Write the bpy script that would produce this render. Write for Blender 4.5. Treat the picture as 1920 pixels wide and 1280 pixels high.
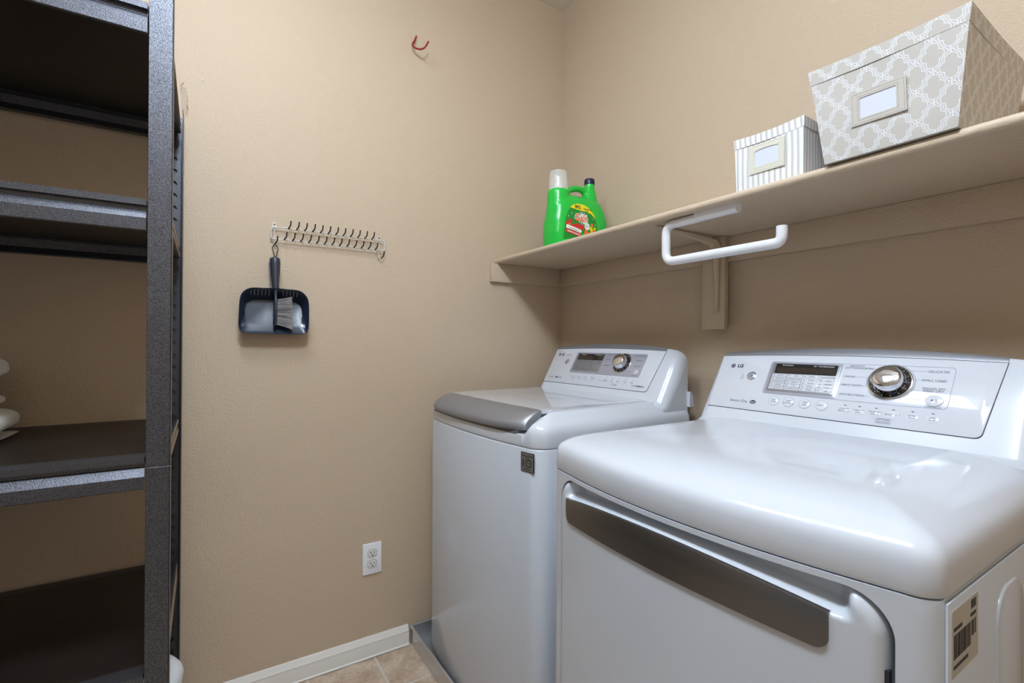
import bpy, bmesh, math, random
from mathutils import Vector, Matrix
random.seed(7)
for o in list(bpy.data.objects): bpy.data.objects.remove(o)
SC = bpy.context.scene
COL = SC.collection
PI = math.pi

# ------------------------------------------------------------------ camera
def cam_axes(yaw, p, r):
    f = Vector((-math.cos(yaw), math.sin(yaw), 0)); rt = Vector((math.sin(yaw), math.cos(yaw), 0)); up = Vector((0, 0, 1))
    f2 = math.cos(p)*f + math.sin(p)*up; u2 = math.cos(p)*up - math.sin(p)*f
    return math.cos(r)*rt + math.sin(r)*u2, math.cos(r)*u2 - math.sin(r)*rt, f2
cr, cu, cf = cam_axes(math.radians(32.44), math.radians(.173), math.radians(.31))
cam = bpy.data.cameras.new('camera'); camo = bpy.data.objects.new('camera', cam); COL.objects.link(camo)
cam.sensor_width = 36; cam.lens = 906.4/1920*36; cam.clip_start = .02
m = Matrix.Identity(4)
for i in range(3):
    m[i][0] = cr[i]; m[i][1] = cu[i]; m[i][2] = -cf[i]
m.translation = Vector((1.81, -1.4235, 1.172))
camo.matrix_world = m
SC.camera = camo
SC.view_settings.view_transform = 'Standard'; SC.view_settings.look = 'None'
SC.view_settings.gamma = 1; SC.view_settings.use_curve_mapping = False
SC.view_settings.exposure = 0.0

# ------------------------------------------------------------------ world and lights
W = bpy.data.worlds.new('sky'); SC.world = W; W.use_nodes = True
bg = W.node_tree.nodes['Background']; bg.inputs[0].default_value = (.62, .78, 1, 1); bg.inputs[1].default_value = .15
def area(name, loc, aim, sx, sy, power, color):
    l = bpy.data.lights.new(name, 'AREA'); l.shape = 'RECTANGLE'; l.size = sx; l.size_y = sy; l.energy = power; l.color = color
    o = bpy.data.objects.new(name, l); COL.objects.link(o); o.location = loc
    o.rotation_euler = Vector(aim).to_track_quat('-Z', 'Y').to_euler(); return o
FILL_P = 0.6
def glow(name, loc, power, color, r=.10):
    l = bpy.data.lights.new(name, 'POINT'); l.energy = power; l.color = color; l.shadow_soft_size = r
    o = bpy.data.objects.new(name, l); COL.objects.link(o); o.location = loc; return o
COOL = (.745, .86, 1)
area('ceiling_lamp_light', (.83, -1.45, 2.655), (0, 0, -1), .40, .40, 6.0, COOL)
area('fill_lamp_light', (1.57, -1.35, 2.655), (0, 0, -1), .40, .40, 13.5, COOL)  # added ceiling fill, evens out the back wall above the shelf
glow('ceiling_lamp_glow', (.83, -1.45, 2.54), 8.5, COOL)
glow('fill_lamp_glow', (1.57, -1.35, 2.54), 38.0, COOL)  # sideways share of the added ceiling fill
area('front_fill_light', (1.55, -3.10, 1.05), (0, 1, .05), 1.0, 1.9, FILL_P, (.80, .90, 1))  # weak bluish fill added in the opening behind the camera

# ------------------------------------------------------------------ materials
MATS = {}
def srgb(r, g, b):
    f = lambda c: (c/255/12.92) if c/255 <= .04045 else ((c/255+.055)/1.055)**2.4
    return (f(r), f(g), f(b), 1)
class NT:
    def __init__(s, mat): s.t = mat.node_tree; s.n = s.t.nodes; s.l = s.t.links
    def node(s, typ, **kw):
        n = s.n.new(typ)
        for k, v in kw.items(): setattr(n, k, v)
        return n
    def math(s, op, a, b=None, c=None, clamp=False):
        n = s.node('ShaderNodeMath', operation=op); n.use_clamp = clamp
        for i, v in enumerate((a, b, c)):
            if v is None: continue
            if isinstance(v, (int, float)): n.inputs[i].default_value = v
            else: s.l.new(v, n.inputs[i])
        return n.outputs[0]
    def mix(s, fac, a, b):
        n = s.node('ShaderNodeMix', data_type='RGBA')
        if isinstance(fac, (int, float)): n.inputs[0].default_value = fac
        else: s.l.new(fac, n.inputs[0])
        for i, v in ((6, a), (7, b)):
            if isinstance(v, tuple): n.inputs[i].default_value = v
            else: s.l.new(v, n.inputs[i])
        return n.outputs[2]
    def ramp(s, v, lo, hi):
        n = s.node('ShaderNodeMapRange'); n.clamp = True; s.l.new(v, n.inputs[0]); n.inputs[1].default_value = lo; n.inputs[2].default_value = hi
        return n.outputs[0]
    def noise(s, scale, detail=3, rough=.5, vec=None):
        n = s.node('ShaderNodeTexNoise'); n.inputs['Scale'].default_value = scale; n.inputs['Detail'].default_value = detail
        n.inputs['Roughness'].default_value = rough; s.l.new(vec if vec else s.coord(), n.inputs['Vector']); return n.outputs['Fac']
    def coord(s, kind='Object'):
        if not hasattr(s, 'tc'): s.tc = s.node('ShaderNodeTexCoord')
        return s.tc.outputs[kind]
    def bump(s, h, strength, dist):
        n = s.node('ShaderNodeBump'); n.inputs['Strength'].default_value = strength; n.inputs['Distance'].default_value = dist
        s.l.new(h, n.inputs['Height']); return n.outputs[0]
def mat(name, col, rough=.5, metal=0, coat=0, spec=.5, trans=0, alpha=1, emit=None, bump=None, vary=None, sheen=0, aniso=0):
    """bump=(scale, strength, dist); vary=(scale, amount)"""
    M = bpy.data.materials.new(name); M.use_nodes = True; t = NT(M); p = t.n['Principled BSDF']
    p.inputs['Base Color'].default_value = col; p.inputs['Roughness'].default_value = rough; p.inputs['Metallic'].default_value = metal
    p.inputs['Coat Weight'].default_value = coat; p.inputs['Coat Roughness'].default_value = .04
    p.inputs['Specular IOR Level'].default_value = spec; p.inputs['Transmission Weight'].default_value = trans
    p.inputs['Alpha'].default_value = alpha; p.inputs['Sheen Weight'].default_value = sheen
    if emit: p.inputs['Emission Color'].default_value = emit[0]; p.inputs['Emission Strength'].default_value = emit[1]
    if vary:
        n = t.noise(vary[0], 4); k = tuple(max(0, c*(1-vary[1])) for c in col[:3])+(1,); k2 = tuple(min(1, c*(1+vary[1])) for c in col[:3])+(1,)
        t.l.new(t.mix(t.ramp(n, .35, .65), k, k2), p.inputs['Base Color'])
    if bump: t.l.new(t.bump(t.noise(bump[0], 3), bump[1], bump[2]), p.inputs['Normal'])
    MATS[name] = M; return M
def wall_mat(name, col):
    M = mat(name, col, .62, spec=.25); t = NT(M); p = t.n['Principled BSDF']
    a = t.noise(150, 2, .5); b = t.noise(55, 3, .6)
    h = t.math('ADD', t.math('MULTIPLY', t.ramp(a, .35, .7), .6), t.math('MULTIPLY', b, .7))
    t.l.new(t.bump(h, .32, .0035), p.inputs['Normal']); return M
M_wall = wall_mat('wall_paint', srgb(199, 179, 155))
M_trimwall = mat('shelf_paint', srgb(200, 181, 157), .5, bump=(90, .45, .003))
M_shelfwall = wall_mat('cleat_paint', srgb(199, 179, 155))
M_ceil = mat('ceiling_paint', srgb(226, 220, 208), .8, bump=(70, .4, .003))
M_base = mat('baseboard_paint', srgb(232, 229, 222), .35, bump=(60, .12, .001))
M_white = mat('appliance_white', srgb(212, 217, 225), .2, coat=.35, spec=.5)
M_white2 = mat('panel_white', srgb(216, 220, 228), .08, coat=.6)
M_body = mat('cabinet_enamel', srgb(204, 210, 218), .22, coat=.35)
M_seam = mat('seam_dark', srgb(40, 42, 50), .6)
M_silver = mat('silver_plastic', srgb(158, 160, 166), .34, metal=.65, bump=(900, .05, .0002))
M_silver2 = mat('silver_bezel', srgb(176, 178, 190), .3, metal=.35)
M_steel = mat('brushed_handle', srgb(120, 115, 110), .32, metal=.85, bump=(700, .04, .0002))
M_steelw = mat('silver_lid_handle', srgb(150, 151, 155), .42, metal=.6)
M_recess = mat('recess_grey', srgb(96, 94, 94), .5)
M_badge = mat('badge_grey', srgb(120, 116, 110), .4, metal=.2)
M_chrome = mat('chrome', srgb(225, 226, 230), .06, metal=1)
M_black = mat('gloss_black', srgb(14, 13, 15), .12, coat=.5)
M_lcd = mat('dark_display', srgb(38, 30, 28), .1, coat=.8)
M_ink = mat('grey_ink', srgb(88, 92, 108), .5)
M_inkd = mat('dark_ink', srgb(30, 30, 36), .5)
M_inkb = mat('blue_ink', srgb(50, 120, 190), .5)
M_inkl = mat('pale_ink', srgb(170, 174, 190), .5)
M_inkw = mat('white_ink', srgb(225, 225, 230), .5)
M_btn = mat('button_white', srgb(218, 222, 230), .14, coat=.4)
M_rod = mat('white_plastic', srgb(232, 233, 236), .3, coat=.2)
M_outlet = mat('outlet_white', srgb(236, 238, 242), .3)
M_recep = mat('receptacle_white', srgb(228, 226, 220), .35)
M_hole = mat('hole_black', srgb(12, 11, 10), .8)
M_pan = mat('pan_metal', srgb(205, 206, 208), .28, metal=.75, bump=(30, .05, .001))
M_slate = mat('slate_plastic', srgb(36, 46, 64), .30, coat=.12)
M_slate2 = mat('slate_plastic_matte', srgb(42, 48, 58), .42)
M_rib = mat('rib_grey', srgb(112, 116, 126), .4)
M_bristle = mat('bristle_grey', srgb(178, 174, 174), .6)
M_loop = mat('rubber_loop', srgb(48, 42, 38), .6)
M_wire = mat('white_wire', srgb(214, 212, 204), .3, metal=.25)
M_tip = mat('black_vinyl', srgb(20, 17, 17), .4)
M_screw = mat('zinc_screw', srgb(130, 130, 132), .35, metal=.9)
M_red = mat('red_vinyl', srgb(150, 24, 22), .35)
M_green = mat('green_plastic', srgb(20, 190, 62), .28, coat=.2)
M_green2 = mat('label_green', srgb(14, 140, 44), .4)
M_yel = mat('label_yellow', srgb(238, 220, 20), .4)
M_orange = mat('label_orange', srgb(238, 110, 30), .4)
M_lred = mat('label_red', srgb(205, 40, 40), .4)
M_lwhite = mat('label_white', srgb(240, 240, 236), .4)
M_navy = mat('navy_cap', srgb(20, 24, 60), .35)
M_cap = mat('clear_cap', (.90, .93, .93, 1), .12, spec=.5, alpha=.36)
M_tape = mat('clear_film', (.95, .95, .95, 1), .15, trans=.9, alpha=.35)
M_board = mat('dark_shelf_board', srgb(34, 27, 24), .42, vary=(6, .25), bump=(40, .08, .001))
M_edge = mat('tan_edge', srgb(150, 132, 108), .5, metal=.2)  # thin tan strips on the outer side of the rack's side beams
M_towel = mat('white_terry', srgb(235, 232, 226), .95, sheen=.5, bump=(260, .9, .004))
M_bag = mat('white_bag', srgb(228, 232, 238), .35, bump=(18, .5, .01))
M_card = mat('paper_card', srgb(214, 218, 228), .5)
M_linen = mat('cream_linen', srgb(218, 214, 196), .85, bump=(500, .4, .001))
M_taupe = mat('taupe_leatherette', srgb(196, 189, 178), .6, bump=(120, .15, .001))
M_lampframe = mat('lamp_frame', srgb(238, 238, 236), .4)
M_diff = mat('lamp_diffuser', srgb(250, 250, 248), .4, emit=((.86, .92, 1, 1), 3.5))
M_sticker = mat('sticker_paper', srgb(196, 192, 184), .5)

# hammered dark metal
M_ham = mat('hammered_metal', srgb(74, 76, 82), .38, metal=.75)
t = NT(M_ham); p = t.n['Principled BSDF']
n1 = t.noise(820, 2, .6); n2 = t.noise(420, 2, .5)
t.l.new(t.mix(t.ramp(n1, .38, .62), srgb(56, 56, 60), srgb(112, 114, 122)), p.inputs['Base Color'])
t.l.new(t.bump(t.math('ADD', n1, n2), .32, .0010), p.inputs['Normal'])
# floor tile
M_floor = mat('beige_tile', srgb(196, 176, 156), .35)
t = NT(M_floor); p = t.n['Principled BSDF']
sx = t.node('ShaderNodeSeparateXYZ'); t.l.new(t.coord(), sx.inputs[0])
def grout(o, off):
    f = t.math('FRACT', t.math('DIVIDE', t.math('ADD', o, off), .2325)); return t.math('ABSOLUTE', t.math('SUBTRACT', f, .5))
g = t.math('MAXIMUM', grout(sx.outputs[0], 10*.2325-.218), grout(sx.outputs[1], 20*.2325+.883))
gm = t.ramp(g, .478, .486)
tile = t.mix(t.ramp(t.noise(14, 6, .65), .38, .66), srgb(176, 150, 126), srgb(214, 196, 176))
tile = t.mix(t.ramp(t.noise(60, 4, .6), .55, .75), tile, srgb(160, 136, 116))
t.l.new(t.mix(gm, tile, srgb(206, 198, 186)), p.inputs['Base Color'])
t.l.new(t.bump(t.math('SUBTRACT', t.noise(40, 4), t.math('MULTIPLY', gm, 1.2)), .35, .003), p.inputs['Normal'])
# striped cloth, uses UV in metres
M_stripe = mat('striped_cloth', srgb(230, 230, 232), .85, bump=(700, .3, .001))
t = NT(M_stripe); p = t.n['Principled BSDF']
sx = t.node('ShaderNodeSeparateXYZ'); t.l.new(t.coord('UV'), sx.inputs[0])
f = t.math('FRACT', t.math('DIVIDE', sx.outputs[0], .0126))
band = t.math('MULTIPLY', t.math('GREATER_THAN', f, .10), t.math('LESS_THAN', f, .48))
thin = t.math('MULTIPLY', t.math('GREATER_THAN', f, .60), t.math('LESS_THAN', f, .68))
c = t.mix(band, srgb(236, 238, 240), srgb(203, 198, 196)); c = t.mix(t.math('MULTIPLY', thin, .25), c, srgb(206, 201, 197))
t.l.new(c, p.inputs['Base Color'])
# trellis cloth
M_trellis = mat('trellis_cloth', srgb(200, 192, 180), .75, bump=(600, .25, .001))
t = NT(M_trellis); p = t.n['Principled BSDF']
sx = t.node('ShaderNodeSeparateXYZ'); t.l.new(t.coord('UV'), sx.inputs[0])
PX, PY = .048, .051
def cellsdf(ox, oy):
    def wrap(o, off, P):
        f = t.math('FRACT', t.math('ADD', t.math('DIVIDE', o, P), off+20)); return t.math('ABSOLUTE', t.math('MULTIPLY', t.math('SUBTRACT', f, .5), P))
    x = wrap(sx.outputs[0], ox, PX); y = wrap(sx.outputs[1], oy, PY)
    def circ(a, b, r):
        dx = t.math('SUBTRACT', x, a); dy = t.math('SUBTRACT', y, b)
        return t.math('SUBTRACT', t.math('SQRT', t.math('ADD', t.math('MULTIPLY', dx, dx), t.math('MULTIPLY', dy, dy))), r)
    bx = t.math('MAXIMUM', t.math('SUBTRACT', x, .0085), t.math('SUBTRACT', y, .0105))
    return t.math('MINIMUM', t.math('MINIMUM', circ(.0078, 0, .0080), circ(0, .0110, .0090)), bx)
sA, sB = cellsdf(0, 0), cellsdf(.5, .5)
mid = t.math('ABSOLUTE', t.math('MULTIPLY', t.math('SUBTRACT', sA, sB), .5))
def tips(off):        # short upright bars where side lobes of neighbours meet
    f = t.math('FRACT', t.math('ADD', t.math('DIVIDE', sx.outputs[0], PX), off+20)); fy_ = t.math('FRACT', t.math('ADD', t.math('DIVIDE', sx.outputs[1], PY), off+20))
    x = t.math('MULTIPLY', t.math('MINIMUM', f, t.math('SUBTRACT', 1, f)), PX); y = t.math('ABSOLUTE', t.math('MULTIPLY', t.math('SUBTRACT', fy_, .5), PY))
    return t.math('ADD', t.math('MULTIPLY', x, .6), t.math('MULTIPLY', t.math('MAXIMUM', t.math('SUBTRACT', y, .0055), 0), 3))
ln = t.math('MINIMUM', t.math('ABSOLUTE', t.math('MINIMUM', sA, sB)), t.math('MINIMUM', mid, t.math('MINIMUM', tips(0), tips(.5))))
msk = t.math('SUBTRACT', 1, t.ramp(ln, .00045, .0008))
t.l.new(t.mix(msk, srgb(192, 187, 179), srgb(224, 225, 228)), p.inputs['Base Color'])

# ------------------------------------------------------------------ mesh helpers
def obj(name, bm, mt, parent=None, smooth=None):
    me = bpy.data.meshes.new(name); bmesh.ops.recalc_face_normals(bm, faces=bm.faces[:]); bm.to_mesh(me); bm.free()
    o = bpy.data.objects.new(name, me); COL.objects.link(o)
    for k in (mt if isinstance(mt, (list, tuple)) else [mt]): me.materials.append(k)
    if parent: o.parent = parent
    if smooth is not None:
        me.polygons.foreach_set('use_smooth', [True]*len(me.polygons)); me.set_sharp_from_angle(angle=math.radians(smooth))
    return o
def tag(o, label=None, cat=None, group=None, kind=None):
    if label: o['label'] = label
    if cat: o['category'] = cat
    if group: o['group'] = group
    if kind: o['kind'] = kind
    return o
def thing(name, label, cat, loc=(0, 0, 0), rz=0, group=None):
    o = bpy.data.objects.new(name, None); COL.objects.link(o); o.location = loc; o.rotation_euler = (0, 0, rz); o.empty_display_size = .05
    return tag(o, label, cat, group)
def add_box(bm, lo, hi, bev=0, seg=2, mi=0, M=None):
    r = bmesh.ops.create_cube(bm, size=1); vs = r['verts']
    for v in vs:
        v.co = Vector([lo[i]+(v.co[i]+.5)*(hi[i]-lo[i]) for i in range(3)])
    fs = set(f for v in vs for f in v.link_faces)
    if bev:
        es = set(e for v in vs for e in v.link_edges)
        r = bmesh.ops.bevel(bm, geom=list(es), offset=bev, segments=seg, affect='EDGES', profile=.5)
        vs = set(v for f in r['faces'] for v in f.verts) | set(v for v in vs if v.is_valid)
        fs = set(f for v in vs for f in v.link_faces)
    for f in fs: f.material_index = mi
    if M is not None:
        for v in set(v for f in fs for v in f.verts): v.co = M @ v.co
def box(name, lo, hi, mt, parent=None, bev=0, smooth=30):
    bm = bmesh.new(); add_box(bm, lo, hi, bev); return obj(name, bm, mt, parent, smooth if bev else None)
def add_loft(bm, rings, closed=True, caps=(True, True), mi=0):
    R = [[bm.verts.new(p) for p in r] for r in rings]; n = len(R[0])
    for a, b in zip(R, R[1:]):
        for i in range(n if closed else n-1):
            j = (i+1) % n
            try: bm.faces.new((a[i], a[j], b[j], b[i])).material_index = mi
            except ValueError: pass
    if closed:
        for c, r in zip(caps, (R[0], R[-1])):
            if c: bm.faces.new(r).material_index = mi
    return R
def circle(c, r, n, ax1, ax2):
    return [Vector(c)+r*(math.cos(2*PI*i/n)*Vector(ax1)+math.sin(2*PI*i/n)*Vector(ax2)) for i in range(n)]
def add_tube(bm, pts, r, n=10, mi=0, caps=True, r_end=None):
    pts = [Vector(p) for p in pts]; rings = []
    up = None
    for i, p in enumerate(pts):
        d = (pts[min(i+1, len(pts)-1)]-pts[max(i-1, 0)]).normalized()
        if up is None: up = d.orthogonal().normalized()
        up = (up-d*up.dot(d)).normalized(); sd = d.cross(up)
        rr = r if r_end is None else r+(r_end-r)*i/(len(pts)-1)
        rings.append(circle(p, rr, n, up, sd))
    add_loft(bm, rings, True, (caps, caps), mi)
def rounded(pts, rad, seg=6):
    pts = [Vector(p) for p in pts]; out = [pts[0]]
    for a, b, c in zip(pts, pts[1:], pts[2:]):
        d1 = (a-b); d2 = (c-b); k = min(rad, d1.length*.49, d2.length*.49)
        p1 = b+d1.normalized()*k; p2 = b+d2.normalized()*k
        for i in range(seg+1):
            s = i/seg; out.append(p1*(1-s)**2+b*2*s*(1-s)+p2*s*s)
    out.append(pts[-1]); return out
def add_lathe(bm, prof, c, n=24, ax=None, mi=0, caps=(True, True)):
    """prof [(r,h)], axis direction ax (default z)"""
    ax = Vector(ax or (0, 0, 1)).normalized(); u = ax.orthogonal().normalized(); v = ax.cross(u)
    add_loft(bm, [circle(Vector(c)+ax*h, max(r, 1e-5), n, u, v) for r, h in prof], True, caps, mi)
def rrect(x0, x1, y0, y1, r, seg=6):
    r = r if isinstance(r, (list, tuple)) else [r]*4; out = []
    for (cx, cy, a0), q in zip(((x1, y1, 0), (x0, y1, 90), (x0, y0, 180), (x1, y0, 270)), r):
        sx_ = 1 if a0 in (0, 270) else -1; sy_ = 1 if a0 in (0, 90) else -1
        ox, oy = cx-sx_*q, cy-sy_*q
        for i in range(seg+1):
            a = math.radians(a0+90*i/seg); out.append((ox+q*math.cos(a), oy+q*math.sin(a)))
    return out
def add_plate(bm, pts, h0, h1, M, bev=0, mi=0):
    """polygon in (x,s) extruded from h0 to h1 in frame M"""
    if bev:
        c = Vector((sum(p[0] for p in pts)/len(pts), sum(p[1] for p in pts)/len(pts)))
        def inset(q):
            n = len(pts); out = []
            for i in range(n):
                a, b, d = Vector(pts[i-1]), Vector(pts[i]), Vector(pts[(i+1) % n])
                t1 = (b-a); t2 = (d-b); tt = (t1.normalized() if t1.length > 1e-9 else Vector((0, 0)))+(t2.normalized() if t2.length > 1e-9 else Vector((0, 0)))
                if tt.length < 1e-9: out.append(b); continue
                tt.normalize(); out.append(b+Vector((-tt.y, tt.x))*q)
            return out
        rings = [[M @ Vector((p[0], p[1], h0)) for p in pts], [M @ Vector((p[0], p[1], h1-bev)) for p in pts],
                 [M @ Vector((p[0], p[1], h1-bev*.3)) for p in inset(bev*.3)], [M @ Vector((p[0], p[1], h1)) for p in inset(bev)]]
    else:
        rings = [[M @ Vector((p[0], p[1], h)) for p in pts] for h in (h0, h1)]
    add_loft(bm, rings, True, (True, True), mi)
def add_ring(bm, outer, inner, h0, h1, M, mi=0):
    rs = [[M @ Vector((p[0], p[1], h)) for p in q] for q, h in ((outer, h0), (outer, h1), (inner, h1), (inner, h0), (outer, h0))]
    add_loft(bm, rs, True, (False, False), mi)
def frame(o, ex, ey, ez):
    M = Matrix.Identity(4)
    for i in range(3): M[i][0] = ex[i]; M[i][1] = ey[i]; M[i][2] = ez[i]; M[i][3] = o[i]
    return M
FONTCACHE = {}
def text_mesh(s, size, bold=0, ext=0, shear=0):
    k = (s, size, bold, ext, shear)
    if k in FONTCACHE: return FONTCACHE[k]
    c = bpy.data.curves.new('lettering', 'FONT'); c.body = s; c.size = size; c.align_x = 'CENTER'; c.align_y = 'CENTER'
    c.offset = bold; c.extrude = ext; c.shear = shear; c.resolution_u = 3; c.fill_mode = 'BOTH' if ext else 'FRONT'
    o = bpy.data.objects.new('lettering', c); COL.objects.link(o)
    dg = bpy.context.evaluated_depsgraph_get(); me = bpy.data.meshes.new_from_object(o.evaluated_get(dg))
    bpy.data.objects.remove(o); bpy.data.curves.remove(c); FONTCACHE[k] = me; return me
def add_text(bm, s, x, y, size, M, h=.0004, bold=0, mi=0, sx=1, shear=0, ext=.00006):
    me = text_mesh(s, size, bold, ext, shear); n0 = len(bm.verts); f0 = len(bm.faces)
    bm.from_mesh(me); bm.verts.ensure_lookup_table(); bm.faces.ensure_lookup_table()
    for v in bm.verts[n0:]: v.co = M @ Vector((x+v.co.x*sx, y+v.co.y, h+v.co.z))
    for f in bm.faces[f0:]: f.material_index = mi
def lettering(name, items, mt, M, parent, label=None, h=.0004):
    for it in items:
        bm = bmesh.new(); add_text(bm, it[0], it[1], it[2], it[3], M, h=h, bold=it[4] if len(it) > 4 else 0); o = obj(name, bm, mt, parent)
    return o

# ------------------------------------------------------------------ the room
def struct(o): o['kind'] = 'structure'; return o
X1, Y1, H = 2.45, -3.0, 2.746
def slab(name, lo, hi, mt): return struct(box(name, lo, hi, mt))
slab('floor', (-.12, Y1-.12, -.1), (X1+.12, .12, 0), M_floor)
slab('ceiling', (-.12, Y1-.12, H), (X1+.12, .12, H+.1), M_ceil)
slab('wall_left', (-.12, Y1-.12, 0), (0, .12, H), M_wall)
slab('wall_back', (0, 0, 0), (X1+.12, .12, H), M_wall)
slab('wall_right', (X1, Y1-.12, 0), (X1+.12, 0, H), M_wall)
bm = bmesh.new(); wx0, wx1, wz0, wz1 = 1.0, 2.1, 0, 2.05  # unseen doorway opening, added to let bounced light escape
for lo, hi in (((0, 0), (wx0, H)), ((wx1, 0), (X1, H)), ((wx0, wz1), (wx1, H))):
    add_box(bm, (lo[0], Y1-.12, lo[1]), (hi[0], Y1, hi[1]))
struct(obj('wall_front', bm, M_wall))
bm = bmesh.new()
for lo, hi in (((wx0-.06, 0), (wx0+.012, wz1+.06)), ((wx1-.012, 0), (wx1+.06, wz1+.06)), ((wx0, wz1-.012), (wx1, wz1+.06))):
    add_box(bm, (lo[0], Y1-.125, lo[1]), (hi[0], Y1+.014, hi[1]))
struct(obj('trim_2', bm, M_base))
# baseboard with a moulded profile, along the left wall up to the drain pan
prof = [(0, 0), (.014, 0), (.014, .045), (.0125, .050), (.0135, .055), (.009, .062), (.006, .069), (.003, .074), (0, .075)]
bm = bmesh.new(); add_loft(bm, [[Vector((x, y, z)) for x, z in prof] for y in (-2.99, -.748)])
struct(obj('baseboard_left', bm, M_base, None, 30))
bm = bmesh.new(); add_loft(bm, [[Vector((x, -3.0+d, z)) for d, z in prof] for x in (.02, .935)])
struct(obj('baseboard_front', bm, M_base, None, 30))
# quarter-round bead at the base of the baseboard
bm = bmesh.new(); add_tube(bm, [(.015, -2.98, .004), (.015, -.748, .004)], .004, 8)
struct(obj('trim_1', bm, M_base, None, 60))

# ceiling lamp, and a second one added out of view as fill
for lab_, lx_, ly_ in (('square white flush ceiling lamp above the hook wall side of the room', .83, -1.45), ('added out-of-view ceiling fill lamp above the dryer side of the room', 1.57, -1.35)):
  L = thing('ceiling_lamp', lab_, 'lamp', (lx_, ly_, H), 0, 'ceiling lamps')
  bm = bmesh.new(); I4 = Matrix.Identity(4)
  add_ring(bm, rrect(-.235, .235, -.235, .235, .03), rrect(-.205, .205, -.205, .205, .02), -.07, 0, I4)
  obj('frame', bm, M_lampframe, L, 30)
  bm = bmesh.new(); add_plate(bm, rrect(-.205, .205, -.205, .205, .02), -.06, -.055, I4); obj('diffuser', bm, M_diff, L)

# nail and specks on the left wall
ma = thing('wall_anchor', 'tiny white screw anchor stuck in the wall beside the top of the rack', 'screw', (0, -1.434, 1.994))
bm = bmesh.new(); add_lathe(bm, [(.0019, 0), (.0022, .002), (.0015, .003)], (0, 0, 0), 10, (1, 0, 0)); obj('collar', bm, M_lwhite, ma, 30)
bm = bmesh.new(); add_lathe(bm, [(.0009, .0029), (.0007, .004)], (0, 0, 0), 8, (1, 0, 0)); obj('screw', bm, M_screw, ma, 30)

# ------------------------------------------------------------------ washer and dryer
HW = .3425
def sstep(a, b, v):
    s = max(0, min(1, (v-a)/(b-a))); return s*s*(3-2*s)
FS = Vector((0, .095, .16)).normalized(); FN = FS.cross(Vector((-1, 0, 0))) * -1
FN = Vector((1, 0, 0)).cross(FS)
def outline(yf, bow, yb, r, d, rb=.02, n=36, sx=1.0):
    """plan outline, inset by d; front bowed toward -y"""
    w = HW-d*sx; r = max(r-d*.4, .012); pts = []; y0 = yf+d
    f = lambda x: y0-bow*(1-(x/HW)**2)
    for i in range(8):            # front-left corner
        a = PI+ (PI/2)*i/8; pts.append((-w+r+r*math.cos(a), f(-w+r)+r+r*math.sin(a)))
    for i in range(n+1):
        x = -w+r+(2*w-2*r)*i/n; pts.append((x, f(x)))
    for i in range(1, 9):
        a = -PI/2+(PI/2)*i/8; pts.append((w-r+r*math.cos(a), f(w-r)+r+r*math.sin(a)))
    yk = yb-d*.2
    for i in range(7):
        a = (PI/2)*i/6; pts.append((w-rb+rb*math.cos(a), yk-rb+rb*math.sin(a)))
    for i in range(7):
        a = PI/2+(PI/2)*i/6; pts.append((-w+rb+rb*math.cos(a), yk-rb+rb*math.sin(a)))
    return pts
def ring_z(pts, z): return [Vector((x, y, z)) for x, y in pts]
def bowfun(yf, bow, r):
    def f(x):
        y = yf-bow*(1-(x/HW)**2); k = abs(x)-(HW-r)
        return y+(r-math.sqrt(max(r*r-k*k, 0)) if k > 0 else 0)
    return f
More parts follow.
